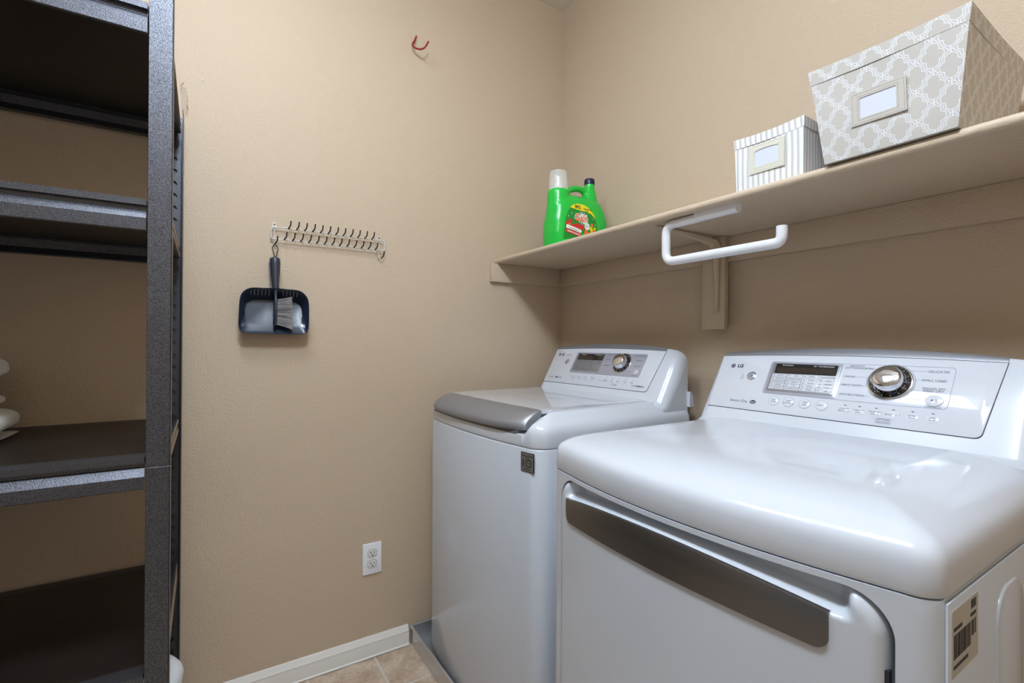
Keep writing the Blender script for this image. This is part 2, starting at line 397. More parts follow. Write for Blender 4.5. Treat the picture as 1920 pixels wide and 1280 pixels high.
def console(root, P0, yback, silver_bezel):
    """backsplash control console in the frame X along the face, s up the slope, h out of it"""
    o = Vector(P0); M = frame(o, (1, 0, 0), FS, FN)
    arc = lambda x: 1-min((x/.315)**2, 1.4)
    stop = lambda x: .194+.021*arc(x); sbot = lambda x: .183+.0085*arc(x)
    # body: loft across x
    xs = []
    E = .333; r = .040
    for i in range(11):
        a = (PI/2)*i/10; xs.append((-E+r-r*math.cos(a), r*(1-math.sin(a))))
    xs = [(x, h) for x, h in xs]
    mids = [(-E+r+(2*E-2*r)*i/22, 0) for i in range(1, 22)]
    allx = xs + mids + [(-x, h) for x, h in reversed(xs)]
    rings = []
    for x, hin in allx:
        k = max(0, abs(x)-(E-.020)); drop = .020-math.sqrt(max(.0004-k*k, 0)) if k > 0 else 0
        st = stop(x)-drop*.8
        pr = [(-.020, .010), (-.012, .004), (-.006, .0), (0, -.001), (st*.5, -.001), (st-.009, -.001), (st-.004, -.002), (st-.001, -.005), (st, -.011), (st+.0002, -.02)]
        pts = [M @ Vector((x, s, h-hin*(1 if s > 0 else .85))) for s, h in pr]
        zt = pts[-1].z
        pts += [Vector((x, yback-.03, zt+.0)), Vector((x, yback-.008, zt-.006)), Vector((x, yback, zt-.018)), Vector((x, yback, .93)), Vector((x, pts[0].y, .93))]
        # keep order of y sane at the ends
        fr_ = [Vector((q.x, min(q.y, yback-.004), q.z)) for q in pts[:10]]; my = max(q.y for q in fr_)
        rr_ = [Vector((q.x, max(q.y, min(my+.001*(k_+1), yback)), q.z)) for k_, q in enumerate(pts[10:14])]
        pts = fr_+rr_+[pts[14]]
        rings.append(pts)
    bm = bmesh.new(); add_loft(bm, rings); obj('console', bm, M_white, root, 35)
    con = root.children[-1] if root.children else None
    con = [c for c in bpy.data.objects if c.parent == root and c.name.startswith('console')][0]
    # dark seam behind the white control panel
    def pan(e):
        pts = [(-.3045-e, .028-e)]
        bl = (.252+e, .028-e)
        cor = rounded([(.10, .028-e, 0), (bl[0], bl[1], 0), (.270+e, .18, 0)], .012)
        pts += [(q.x, q.y) for q in cor[1:-1]]
        pts += [(.271+e, sbot(.27)+e)]
        pts += [(.271-(.271+.309)*i/24, sbot(.271-(.271+.309)*i/24)+e) for i in range(1, 24)]
        pts += [(-.309-e, sbot(.309)+e)]
        return pts
    bm = bmesh.new(); add_plate(bm, pan(.0009), -.0012, .0002, M); obj('panel_seam', bm, M_seam, con)
    bm = bmesh.new(); add_plate(bm, pan(0), -.0012, .0010, M, .0004); P = obj('control_panel', bm, M_white2, root, 40)
    M2 = M @ Matrix.Translation((0, 0, .0010))
    # silver arch along the top
    rows = []
    for i in range(33):
        x = -.309+.580*i/32; a, b = sbot(x)+.001, stop(x)
        rows.append([M @ Vector((x, s, h)) for s, h in ((a, -.001), (a, .0012), (b-.006, .0012), (b-.001, -.001), (b+.0016, -.008), (b+.0018, -.022), (b-.001, -.022))])
    bm = bmesh.new(); add_loft(bm, rows); obj('top_trim', bm, M_silver, root, 35)
    # bezel around display and knob
    bz = rrect(-.168, .199, .078, .1715, .008)
    bzs = [(x+(s-.078)*.02, s) for x, s in bz]
    if silver_bezel:
        bm = bmesh.new(); add_plate(bm, bzs, 0, .0008, M2, .0003); B = obj('bezel', bm, M_silver2, root, 40)
    else:
        bm = bmesh.new(); add_ring(bm, bzs, [((x-.0155)*.994+.0155, (s-.125)*.978+.125) for x, s in bzs], 0, .0005, M2); B = obj('bezel', bm, M_inkl, root, 40)
        bm = bmesh.new()
        add_plate(bm, rrect(-.165, .003, .080, .1695, .006), 0, .0006, M2, .0002); obj('display_surround', bm, M_silver2, root, 40)
    h0 = .0008
    bm = bmesh.new(); add_plate(bm, rrect(-.158, -.003, .087, .166, .003), 0, h0+.0006, M2, .0003)
    D = obj('display', bm, M_silver, root, 40)
    bm = bmesh.new(); add_plate(bm, rrect(-.151, -.008, .1375, .1645, .002), 0, h0+.0010, M2); obj('display_window', bm, M_black, D)
    bm = bmesh.new(); add_plate(bm, rrect(-.148, -.011, .1395, .1545, .001), 0, h0+.0013, M2); obj('screen', bm, M_lcd, D)
    # indicator cells
    bm = bmesh.new(); rows_t = [('VERY DRY', 'HIGH', '60 MIN', 'CUSTOM PGM'), ('MORE DRY', 'MEDIUM HIGH', '50 MIN', 'HIGH'), ('NORMAL DRY', 'MEDIUM', '40 MIN', 'MEDIUM'), ('LESS DRY', 'LOW', '30 MIN', 'LOW'), ('DAMP DRY', 'ULTRA LOW', '20 MIN', 'OFF')]
    if silver_bezel:
        rows_t = [('SOAK', 'HOT', 'EXTRA HIGH', 'HEAVY'), ('WASH', 'WARM', 'HIGH', 'NORMAL'), ('RINSE', 'COOL', 'MEDIUM', 'LIGHT'), ('SPIN', 'COLD', 'LOW', 'RINSE +'), ('DELAY', 'TAP COLD', 'NO SPIN', 'OFF')]
    if not silver_bezel:
        for i in range(5):
            for j in range(4):
                x = -.154+j*.0375; s = .1275-i*.0088
                add_plate(bm, rrect(x, x+.0355, s, s+.0075, .001, 2), 0, h0+.0009, M2)
        obj('indicator_cell', bm, M_white2, D)
    bm = bmesh.new()
    for i in range(5):
        for j in range(4):
            x = -.154+j*.0375; s = .1275-i*.0088
            add_text(bm, rows_t[i][j], x+.0215, s+.0038, .0042, M2, h=h0+.0013, mi=0)
            add_plate(bm, [(x+.003, s+.003), (x+.0065, s+.003), (x+.0065, s+.0045), (x+.003, s+.0045)], 0, h0+.0013, M2)
    obj('indicator_print', bm, M_ink, D)
    lettering('display_print', [('PROCESSING', -.122, .160, .0046), ('EST. TIME REMAINING', -.038, .160, .0046)], M_inkw, M2, D, h=h0+.0015)
    # knob
    kx, ks = (.098, .130)
    bm = bmesh.new(); add_lathe(bm, [(.0405, 0), (.0405, .0022), (.039, .003), (.037, .003)], (0, 0, 0), 48, (0, 0, 1), 0)
    for v in bm.verts: v.co = M2 @ (v.co+Vector((kx, ks, .0006)))
    K = obj('knob_ring', bm, M_chrome, root, 40)
    bm = bmesh.new(); add_lathe(bm, [(.0375, 0), (.0375, .0040), (.030, .0030), (.012, .0030)], (0, 0, 0), 48, (0, 0, 1))
    for v in bm.verts: v.co = M2 @ (v.co+Vector((kx, ks, .0006)))
    obj('knob_dial', bm, M_black, root, 40)
    bm = bmesh.new()
    for i in range(14):
        a = 2*PI*i/14; c, s_ = math.cos(a), math.sin(a)
        q = [(.032, -.0004), (.0355, -.0004), (.0355, .0004), (.032, .0004)]
        add_plate(bm, [(kx+c*u-s_*v, ks+s_*u+c*v) for u, v in q], 0, .0052, M2)
    obj('dial_marks', bm, M_inkl, root)
    bm = bmesh.new(); add_lathe(bm, [(.029, .003), (.029, .008), (.0275, .020), (.026, .0255), (.0245, .0275), (.022, .0285), (.014, .0296), (.004, .030)], (0, 0, 0), 48, (0, 0, 1))
    for v in bm.verts: v.co = M2 @ (v.co+Vector((kx, ks, .0006)))
    obj('knob', bm, M_chrome, root, 50)
    # buttons
    def disc(cx, cs, r, h=.0012, b=.0005, n=32): return [(cx+r*math.cos(2*PI*i/n), cs+r*math.sin(2*PI*i/n)) for i in range(n)]
    bm = bmesh.new(); add_plate(bm, disc(-.2085, .125, .0125), 0, .0012, M2, .0004); pr_ = obj('power_button', bm, M_chrome, root, 40)
    bm = bmesh.new(); add_plate(bm, disc(-.2085, .125, .0098), .001, .0022, M2, .0005); obj('button_face', bm, M_silver2, pr_, 40)
    bm = bmesh.new(); add_ring(bm, disc(0, 0, .0042), disc(0, 0, .0034), .002, .0024, M2 @ Matrix.Translation((-.2085, .125, 0)))
    add_plate(bm, [(-.2089, .1225), (-.2081, .1225), (-.2081, .1275), (-.2089, .1275)], .002, .0024, M2); obj('power_symbol', bm, M_inkd, pr_)
    names = (('DRY', 'LEVEL'), ('TEMP', 'CONTROL'), ('TIME', 'DRY'), ('SIGNAL',)) if not silver_bezel else (('WASH', 'RINSE'), ('SPIN', 'SPEED'), ('SOIL', 'LEVEL'), ('WATER', 'TEMP'))
    for (bx, nm) in zip((-.1315, -.0950, -.0575, -.0200), names):
        bm = bmesh.new(); add_plate(bm, disc(bx, .060, .0118), 0, .0010, M2, .0005); b = obj('button', bm, M_btn, root, 40)
        bm = bmesh.new(); add_ring(bm, disc(bx, .060, .0126), disc(bx, .060, .0118), 0, .0007, M2); obj('button_rim', bm, M_inkl, b, 40)
        it = [(nm[0], bx, .0600, .0056)] if len(nm) == 1 else [(nm[0], bx, .0630, .0054), (nm[1], bx, .0572, .0054)]
        lettering('button_print', it, M_ink, M2, b, h=.0012)
    bm = bmesh.new(); add_plate(bm, [(.1765+.0145*math.cos(2*PI*i/32), .095+.0125*math.sin(2*PI*i/32)) for i in range(32)] if not silver_bezel else disc(.1765, .098, .0085), 0, h0+.0014, M2, .0008)
    b = obj('start_button', bm, M_btn, root, 40)
    bm = bmesh.new(); py = .095 if not silver_bezel else .098
    add_plate(bm, [(.1725, py-.003), (.1762, py), (.1725, py+.003)], 0, h0+.0016, M2)
    for q in (.1775, .1800): add_plate(bm, [(q, py-.003), (q+.0008, py-.003), (q+.0008, py+.003), (q, py+.003)], 0, h0+.0016, M2)
    obj('start_symbol', bm, M_inkd, b)
    ox = (.0265, .0545, .0850, .1155, .1475, .1795)
    if silver_bezel: ox = (.017, .050, .083, .114, .147, .180)
    opts = (('CUSTOM', 'PROGRAM'), ('WRINKLE', 'CARE'), ('DAMP DRY', 'SIGNAL'), ('RACK DRY',), ('MORE', 'TIME'), ('LESS', 'TIME'))
    if silver_bezel: opts = (('ColdWash',), ('CUSTOM', 'PROGRAM'), ('PRE', 'WASH'), ('EXTRA', 'RINSE'), ('WATER', 'PLUS'), ('DELAY', 'START'))
    for i, (x, nm) in enumerate(zip(ox, opts)):
        bm = bmesh.new(); add_plate(bm, [(x-.0022, .0665), (x+.0022, .0665), (x+.0022, .068), (x-.0022, .068)], 0, .0004, M2); ob = obj('option_light', bm, M_inkd, root)
        bm = bmesh.new(); add_plate(bm, [(x+.0105*math.cos(2*PI*k/28), .055+.0085*math.sin(2*PI*k/28)) for k in range(28)], 0, .0006, M2, .0005); b = obj('option_button', bm, M_btn, root, 40)
        it = [(nm[0], x, .0555, .0052)] if len(nm) == 1 else [(nm[0], x, .0580, .0048), (nm[1], x, .0530, .0048)]
        lettering('option_print', it, M_inkb if (silver_bezel and i == 0) else M_ink, M2, b, h=.0008)
    # printed words
    z = .00045 if not silver_bezel else h0+.0003
    if not silver_bezel:
        cyc = [('SENSOR DRY', .030, .1665, .0050), ('COTTON/NORMAL', .034, .1612, .0066), ('CASUAL', .020, .1390, .0066), ('HEAVY DUTY', .027, .1175, .0066), ('ANTI BACTERIAL', .033, .0935, .0066),
               ('DELICATES', .1745, .1600, .0068), ('SMALL LOAD', .170, .1395, .0068), ('MANUAL DRY', .172, .1215, .0058), ('SPEED DRY', .172, .1160, .0068), ('AIR DRY', .142, .0945, .0066), ('START/PAUSE', .1765, .0805, .0042)]
    else:
        cyc = [('BRIGHT WHITES', .035, .163, .0056), ('SANITARY', .022, .143, .0056), ('ALLERGIENE', .022, .118, .0056), ('COTTON/NORMAL', .172, .162, .0056), ('DELICATES', .172, .143, .0056), ('HEAVY DUTY', .172, .121, .0056), ('SPEED', .145, .098, .0052), ('START/PAUSE', .1765, .0855, .0042)]
    lettering('cycle_print', cyc, M_ink, M2, root, h=z)
    for x0, x1, s in ((.055, .074, .1612), (.033, .058, .1390), (.043, .054, .1175), (.053, .066, .0935), (.128, .156, .1600), (.140, .152, .1395), (.136, .153, .1160), (.124, .131, .0945)):
        bm = bmesh.new(); add_plate(bm, [(x0, s-.0002), (x1, s-.0002), (x1, s+.0002), (x0, s+.0002)], 0, z, M2)
        obj('leader_line', bm, M_inkl, root)
    if not silver_bezel:
        bm = bmesh.new()
        for a0, a1 in ((-60, 200), (215, 290)):
            n = 40; ot = [(kx+.0432*math.cos(math.radians(a0+(a1-a0)*i/n)), ks+.0432*math.sin(math.radians(a0+(a1-a0)*i/n))) for i in range(n+1)]
            it = [(kx+.0426*math.cos(math.radians(a0+(a1-a0)*i/n)), ks+.0426*math.sin(math.radians(a0+(a1-a0)*i/n))) for i in range(n+1)]
            add_plate(bm, ot+it[::-1], 0, .0005, M2)
        obj('cycle_arc', bm, M_ink, root)
    # maker's badge: round emblem and letters
    lx, ls = (-.2700, .1530) if not silver_bezel else (-.277, .1585)
    bm = bmesh.new(); add_plate(bm, disc(lx, ls, .0062), 0, .0006, M2); g = obj('emblem', bm, M_inkd, root)
    bm = bmesh.new(); add_ring(bm, disc(0, 0, .0046, n=24), disc(0, 0, .0038, n=24), 0, .0009, M2 @ Matrix.Translation((lx, ls, 0)))
    for q in ([(lx-.0004, ls-.0025), (lx+.0004, ls-.0025), (lx+.0004, ls+.0025), (lx-.0004, ls+.0025)], [(lx, ls-.0026), (lx+.0024, ls-.0026), (lx+.0024, ls-.0019), (lx, ls-.0019)], disc(lx-.0022, ls+.0012, .0007, n=10), [(lx+.001, ls-.0003), (lx+.0042, ls-.0003), (lx+.0042, ls+.0004), (lx+.001, ls+.0004)]):
        add_plate(bm, q, 0, .0009, M2)
    obj('emblem_face', bm, M_inkl, g)
    lettering('brand_print', [('LG', lx+.0215, ls, .0135, .0005)], M_inkd, M2, root, h=.0005)
    if not silver_bezel:
        lettering('model_print', [('Sensor Dry', -.2215, .0500, .0105)], M_ink, M2, root)
        bm = bmesh.new(); add_plate(bm, [(-.1825+.0078*math.cos(2*PI*i/24), .0505+.0052*math.sin(2*PI*i/24)) for i in range(24)], 0, .0004, M2); oo = obj('oval_badge', bm, M_inkd, root)
        lettering('badge_print', [('hyp', -.1825, .0505, .0075)], M_inkw, M2, oo, h=.0006)
        lettering('option_heading', [('- OPTION -', .1015, .0430, .0066), ('* Press & Hold Start', .1015, .0382, .0034), ('for Extra Functions', .1015, .0350, .0034)], M_ink, M2, root)
        lettering('lock_print', [('CHILD', -.2335, .1180, .0034), ('LOCK', -.2335, .1145, .0034)], M_inkl, M2, root)
    else:
        lettering('model_print', [('Direct Drive', -.265, .0505, .0072), ('SteamWash', -.213, .1585, .0055)], M_ink, M2, root)
        bm = bmesh.new(); add_plate(bm, disc(-.2335, .0515, .0045), 0, .0004, M2)
        add_plate(bm, [(-.222, .048), (-.217, .048), (-.2195, .056)], 0, .0004, M2); add_ring(bm, rrect(-.213, -.203, .0475, .0555, .001, 2), rrect(-.2122, -.2038, .0483, .0547, .0005, 2), 0, .0004, M2)
        obj('feature_icons', bm, M_inkd, root)
        lettering('balance_print', [('TrueBalance', .2140, .0455, .0085, .0001)], M_inkd, M2, root)
        bm = bmesh.new(); add_plate(bm, [(.183, .0425), (.1875, .0425), (.18525, .0485)], 0, .0004, M2); obj('balance_mark', bm, M_inkd, root)
        lettering('option_heading', [('- OPTION -', .101, .0430, .0055), ('Press & Hold 3 sec', .101, .0385, .0036)], M_ink, M2, root)
    # small key-lock glyph
    bm = bmesh.new(); c0 = Matrix.Translation((-.2335, .1250, 0)); add_ring(bm, disc(0, 0, .0035, n=20), disc(0, 0, .0029, n=20), 0, .0004, M2 @ c0)
    add_plate(bm, [(-.2345, .124), (-.2325, .124), (-.2325, .126), (-.2345, .126)], 0, .0004, M2); obj('lock_symbol', bm, M_inkl, root)
    return M2

# ---- dryer
DR = thing('clothes_dryer', 'white front-loading dryer, the nearer machine with a grey strip handle on its door', 'dryer', (1.2765, 0, 0))
YF, BOW = -.752, .046
prof = [(.004, .8925), (.0012, .894), (0, .897), (0, .927), (.0015, .936), (.005, .9435), (.011, .9495), (.021, .9555), (.034, .961), (.050, .966), (.072, .9715), (.10, .976), (.14, .9785)]
rings = [ring_z(outline(YF, BOW, -.115, .032, d, sx=.85), z) for d, z in prof]
bm = bmesh.new(); add_loft(bm, [rings[0]]+rings, caps=(True, True)); obj('top_cover', bm, M_white, DR, 50)
# cabinet shell (behind the front panel)
bm = bmesh.new(); R0 = outline(YF+.030, BOW, -.105, .02, 0)
add_loft(bm, [ring_z(R0, .02), ring_z(R0, .885), ring_z(outline(YF+.01, BOW, -.105, .02, .004), .892)]); obj('cabinet', bm, M_body, DR, 40)
# front panel: bowed, with the rounded door opening
BF = bowfun(YF, BOW, .022)
def front_frame(outer, inner, steps, fy, inwall):
    bm = bmesh.new(); rows = []
    for k in range(steps+1):
        s = 1-(1-k/steps)**1.8
        s = k/steps
        s = s*s*(3-2*s)
        rows.append([(a[0]*(1-s)+b[0]*s, a[1]*(1-s)+b[1]*s) for a, b in zip(outer, inner)])
    R = [[Vector((x, fy(x), z)) for x, z in r] for r in rows]
    last = rows[-1]
    R.append([Vector((x*.9985, fy(x)+.004, z-.001*(1 if z > .5 else -1))) for x, z in last])
    R.append([Vector((x*.9985, fy(x)+inwall, z-.001*(1 if z > .5 else -1))) for x, z in last])
    R.insert(0, [Vector((x, fy(x)+inwall*.8, z)) for x, z in outer])
    add_loft(bm, R, True, (False, False)); return bm
def ray_rect(pts, x0, x1, z0, z1, cx, cz):
    """project ring points from the centre out to the rectangle"""
    out = []
    for x, z in pts:
        dx, dz = x-cx, z-cz; k = min(((x1-cx)/dx if dx > 0 else (x0-cx)/dx) if abs(dx) > 1e-9 else 1e9, ((z1-cz)/dz if dz > 0 else (z0-cz)/dz) if abs(dz) > 1e-9 else 1e9)
        out.append((cx+dx*k, cz+dz*k))
    return out
def dense(pts, n):
    out = []
    for i in range(len(pts)):
        a, b = pts[i], pts[(i+1) % len(pts)]; L_ = math.hypot(b[0]-a[0], b[1]-a[1]); m_ = max(1, int(L_/n))
        for k in range(m_): out.append((a[0]+(b[0]-a[0])*k/m_, a[1]+(b[1]-a[1])*k/m_))
    return out
DX0, DX1, DZ0, DZ1 = -.2975, .2965, .30, .8815
inner = dense(rrect(DX0-.004, DX1+.008, DZ0-.004, DZ1+.002, .050, 10), .012)
outer = ray_rect(inner, -HW, HW, .03, .8915, 0, .59)
bm = front_frame(outer, inner, 14, BF, .028); obj('front_panel', bm, M_body, DR, 40)
# door: heightfield on the bowed front, scooped behind the handle strip
def strip_top(x): return .8475+.0185*(1-min((x/.255)**2, 1))
def strip_bot(x): return .7985+.0045*(1-min((x/.255)**2, 1))
def door_pt(x, z):
    r = .046; w = (DX1-DX0)/2; cx = (DX0+DX1)/2; hh = (DZ1-DZ0)/2; cz = (DZ0+DZ1)/2
    qx, qz = abs(x-cx)-(w-r), abs(z-cz)-(hh-r)
    d = math.hypot(max(qx, 0), max(qz, 0))+min(max(qx, qz), 0)-r     # negative inside
    e = .016; k = max(0, min(1, (d+e)/e)); out = .007-(.007+.010)*(1-math.sqrt(max(0, 1-k*k)))
    # scoop
    tz = strip_top(x); sc = sstep(tz-.006, tz+.010, z)*sstep(-.272, -.252, x)*(1-sstep(.245, .270, x))
    return out*(1-sc)+sc*(-.026)
pts = dense(rrect(DX0, DX1, DZ0, DZ1, .046, 12), .006)
bm = bmesh.new()
nx, nz = 150, 150; grid = {}
zs = [DZ0+(DZ1-DZ0)*(1-(1-i/nz)**1.7) for i in range(nz+1)]
for i in range(nx+1):
    for j in range(nz+1):
        u = i/nx; x = DX0+(DX1-DX0)*u; z = zs[j]
        # squeeze rows into the rounded outline
        r = .046; cz = max(0, abs(z-(DZ0+DZ1)/2)-((DZ1-DZ0)/2-r)); inset = r-math.sqrt(max(r*r-cz*cz, 0))
        x = DX0+inset+(DX1-DX0-2*inset)*u
        grid[i, j] = bm.verts.new((x, BF(x)-door_pt(x, z), z))
for i in range(nx):
    for j in range(nz): bm.faces.new((grid[i, j], grid[i+1, j], grid[i+1, j+1], grid[i, j+1]))
rim = [e for e in bm.edges if e.is_boundary]
r = bmesh.ops.extrude_edge_only(bm, edges=rim)
for v in [g_ for g_ in r['geom'] if isinstance(g_, bmesh.types.BMVert)]: v.co.y = BF(v.co.x)+.024
DOOR = obj('door', bm, M_body, DR, 60)
# handle strip: a bowed plate with a folded upper lip
bm = bmesh.new(); rows = []
for i in range(91):
    t_ = i/90; t_ = .5-.5*math.cos(PI*t_); x = -.2625+.507*t_; e0, e1 = x+.2625, .2445-x
    tp, bt = strip_top(x), strip_bot(x); q = min(e0, e1)
    r_ = .016
    if e0 < r_+.010:
        bt += (tp-bt)*.0; k = max(0, r_-e0); bt += r_-math.sqrt(max(r_*r_-k*k, 0))
    if e1 < r_+.010:
        k = max(0, r_-e1); bt += r_-math.sqrt(max(r_*r_-k*k, 0))
    y = BF(x)-.0105
    rows.append([Vector(v) for v in ((x, y+.0045, bt), (x, y, bt+.0008), (x, y-.0005, (tp+bt)/2), (x, y, tp-.003), (x, y+.0012, tp-.0008), (x, y+.004, tp), (x, y+.008, tp-.001), (x, y+.008, tp-.004), (x, y+.0045, tp-.006))])
add_loft(bm, rows); obj('handle_strip', bm, M_steel, DOOR, 40)
# hinge slot in the side of the door
box('latch_slot', (.2935, BF(.29)+.004, .770), (.2985, BF(.29)+.012, .798), M_seam, DOOR)
# side sheet with pressed oval and front fold
bm = bmesh.new(); add_box(bm, (HW-.001, YF+.014, .02), (HW+.0015, -.105, .889), .0008)
S = obj('side_panel', bm, M_body, DR, 30); S['label'] = 'plain painted steel side sheet'
bm = bmesh.new()
MS = frame((HW+.0015, 0, 0), (0, 1, 0), (0, 0, 1), (1, 0, 0))
for y0, y1 in ((-.57, -.452), (-.40, -.16)):
    add_plate(bm, rrect(y0, y1, .12, .857, .045, 10), -.001, .003, MS, .0022)
obj('pressed_panel', bm, M_body, S, 50)
bm = bmesh.new(); add_plate(bm, rrect(-.727, -.640, .803, .878, .002, 3), 0, .0004, MS); ST = obj('sticker', bm, M_sticker, DR); ST['label'] = 'paper barcode sticker'
bm = bmesh.new(); yy = -.722
while yy < -.665:
    w_ = random.choice((.0006, .0011, .0017)); add_plate(bm, [(yy, .823), (yy+w_, .823), (yy+w_, .850), (yy, .850)], .0003, .0006, MS); yy += w_+random.choice((.0006, .001, .0014))
for y0, y1, z0, z1 in ((-.722, -.695, .854, .858), (-.722, -.675, .812, .816), (-.665, -.648, .864, .874), (-.667, -.648, .855, .859), (-.663, -.655, .832, .850), (-.652, -.648, .832, .850)):
    add_plate(bm, [(y0, z0), (y1, z0), (y1, z1), (y0, z1)], .0003, .0006, MS)
obj('barcode', bm, M_inkd, ST)
for fx in (-.29, .29):
    for fy in (-.70, -.16):
        bm = bmesh.new(); add_lathe(bm, [(.02, 0), (.02, .012), (.012, .014), (.012, .024)], (fx, fy, 0), 16); obj('foot', bm, M_hole, DR, 30)
console(DR, (0, -.260, .980), -.115, False)

# ---- washer
WA = thing('washing_machine', 'white top-loading washer with silver lid handle, in the corner behind the dryer', 'washer', (.437, 0, 0), math.radians(1.2))
YW, BW, ZB = -.697, .031, .022
prof = [(.003, .8925), (.001, .894), (0, .897), (0, .925), (.0015, .936), (.006, .946), (.014, .954), (.026, .962), (.042, .973), (.056, .981), (.07, .984)]
rings = [ring_z(outline(YW, BW, -.07, .050, d, sx=.75, n=140), z) for d, z in prof+[(.10, .9845), (.14, .9848), (.19, .985), (.25, .985)]]
for rg in rings:
    for v in rg:
        w = sstep(-.328, -.310, v.x)*(1-sstep(.272, .300, v.x))*sstep(.610, .650, -v.y)
        if v.y < -.40 and w > 0 and v.z > .9235:
            v.z = v.z*(1-w)+w*(.9235+(v.z-.9235)*.05); v.y += .002*w
bm = bmesh.new(); add_loft(bm, rings); obj('top_cover', bm, M_white, WA, 50)
rings = [ring_z(outline(YW+.012, BW, -.075, .05, .01), ZB+.006), ring_z(outline(YW+.004, BW, -.072, .05, .003), ZB+.02), ring_z(outline(YW, BW, -.07, .05, 0), ZB+.045), ring_z(outline(YW, BW, -.07, .05, 0), .888), ring_z(outline(YW, BW, -.07, .05, .001), .8905), ring_z(outline(YW, BW, -.07, .05, .004), .892)]
bm = bmesh.new(); add_loft(bm, rings); obj('cabinet', bm, M_body, WA, 50)
# lid: a slab that runs from the console to the silver handle
def lid_row(x, prof): return [Vector((x, y, z)) for y, z in prof]
lx0, lx1 = -.308, .269
def lidfront(x): return -.636-.006*(1-(x/.3)**2)
bm = bmesh.new(); rows = []
for i in range(41):
    x = lx0+(lx1-lx0)*i/40; f = lidfront(x); e = min(x-lx0, lx1-x); dz = -.0014 if e < .001 else 0
    rows.append(lid_row(x, [(-.205, .975), (-.205, .9860+dz), (-.30, .9864+dz), (-.50, .9864+dz), (f+.03, .9862+dz), (f, .9855+dz), (f, .975)]))
add_loft(bm, rows); LID = obj('lid', bm, M_white2, WA, 40)
bm = bmesh.new()
for i in range(1): add_box(bm, (lx0-.0007, -.56, .972), (lx1+.0007, -.204, .9846))
obj('lid_seam', bm, M_seam, LID)
# handle
bm = bmesh.new(); rows = []; hx0, hx1 = -.309, .270
for i in range(73):
    t_ = i/72; t_ = t_*t_*(3-2*t_); x = hx0+(hx1-hx0)*t_; f = lidfront(x); k = (x-(hx0+hx1)/2)/((hx1-hx0)/2); fr = -.7365+.014*k*k+.026*abs(k)**8
    eL, eR = x-hx0, hx1-x
    drop = .007*(1-math.sqrt(max(0, 1-(1-min(1, eR/.012))**2)))+.013*(1-min(1, eL/.030))**2
    zb = .938-.004*(1-k*k)
    D_ = fr-f
    pr = [(f-.0008, .974), (f-.0008, .986-drop), (f+D_*.16, .9855-drop), (f+D_*.36, .982-drop), (f+D_*.58, .974-drop), (f+D_*.80, .963-drop*.8), (f+D_*.92, .954-drop*.6), (f+D_*.985, .946-drop*.3), (fr, .940-drop*.1), (fr+.002, zb-.002), (fr+.008, zb-.004), (fr+.022, zb), (fr+.045, .950)]
    rows.append([Vector((x, y, z)) for y, z in pr])
add_loft(bm, rows); obj('lid_handle', bm, M_steelw, LID, 45)
# dark finger recess beneath the handle
bm = bmesh.new(); rows = []
for i in range(41):
    x = -.295+.545*i/40; k = (x+.0225)/.2725; y = YW-BW*(1-(x/HW)**2); d = -.003+.002*(1-k**8)
    rows.append([Vector(v) for v in ((x, y+.03, .950), (x, y+.004, .942), (x, y-d, .932), (x, y+.001, .925), (x, y+.006, .9215), (x, y+.03, .921))])
add_loft(bm, rows); obj('finger_recess', bm, M_recess, WA, 60)
# badge on the front
wx, wz = .298, .8555; sl = 2*BW*wx/HW**2; nrm = Vector((sl, -1, 0)).normalized()
ex = Vector((0, 0, 1)).cross(nrm).normalized()
bx_ = .298; k_ = bx_-(HW-.05)
by = YW-BW*(1-(bx_/HW)**2)+(.05-math.sqrt(.05**2-max(k_, 0)**2))
MB = frame((bx_, by-.0014, wz), ex, (0, 0, 1), nrm)
bm = bmesh.new(); add_plate(bm, rrect(-.0245, .0245, -.0255, .0255, .002, 3), -.002, .0006, MB); BG = obj('badge', bm, M_inkd, WA); BG['label'] = 'dark grey metallic badge with a number ten'
bm = bmesh.new(); add_plate(bm, rrect(-.0228, .0228, -.024, .024, .001, 3), 0, .0009, MB); obj('badge_face', bm, M_badge, BG)
bm = bmesh.new()
add_text(bm, 'Direct Drive', 0, .0165, .0075, MB, h=.0011, bold=.0001); add_text(bm, 'MOTOR', 0, .0105, .0040, MB, h=.0011)
add_plate(bm, [(-.0165, -.0125), (-.0130, -.0125), (-.0130, .0075), (-.0165, .0075)], 0, .0012, MB)
add_ring(bm, [(.005+.0118*math.cos(2*PI*i/32), -.0028+.0106*math.sin(2*PI*i/32)) for i in range(32)], [(.005+.0090*math.cos(2*PI*i/32), -.0028+.0080*math.sin(2*PI*i/32)) for i in range(32)], 0, .0012, MB)
add_text(bm, 'YEAR', .005, -.0028, .0046, MB, h=.0011); add_text(bm, 'WARRANTY', 0, -.0185, .0052, MB, h=.0011)
obj('badge_print', bm, M_inkd, BG)
for fx in (-.29, .29):
    for fy in (-.63, -.13):
        bm = bmesh.new(); add_lathe(bm, [(.02, .0095), (.02, .014), (.012, .016), (.012, ZB+.01)], (fx, fy, 0), 16); obj('foot', bm, M_hole, WA, 30)
# hose clip at the back edge
bm = bmesh.new(); add_loft(bm, [[Vector((x, y, z)) for y, z in ((-.085, .965), (-.085, 1.015), (-.078, 1.015), (-.070, 1.002), (-.066, .975), (-.063, .966))] for x in (.322, .345)])
obj('hose_clip', bm, M_white, WA, 30)
console(WA, (0, -.205, .987), -.080, True)

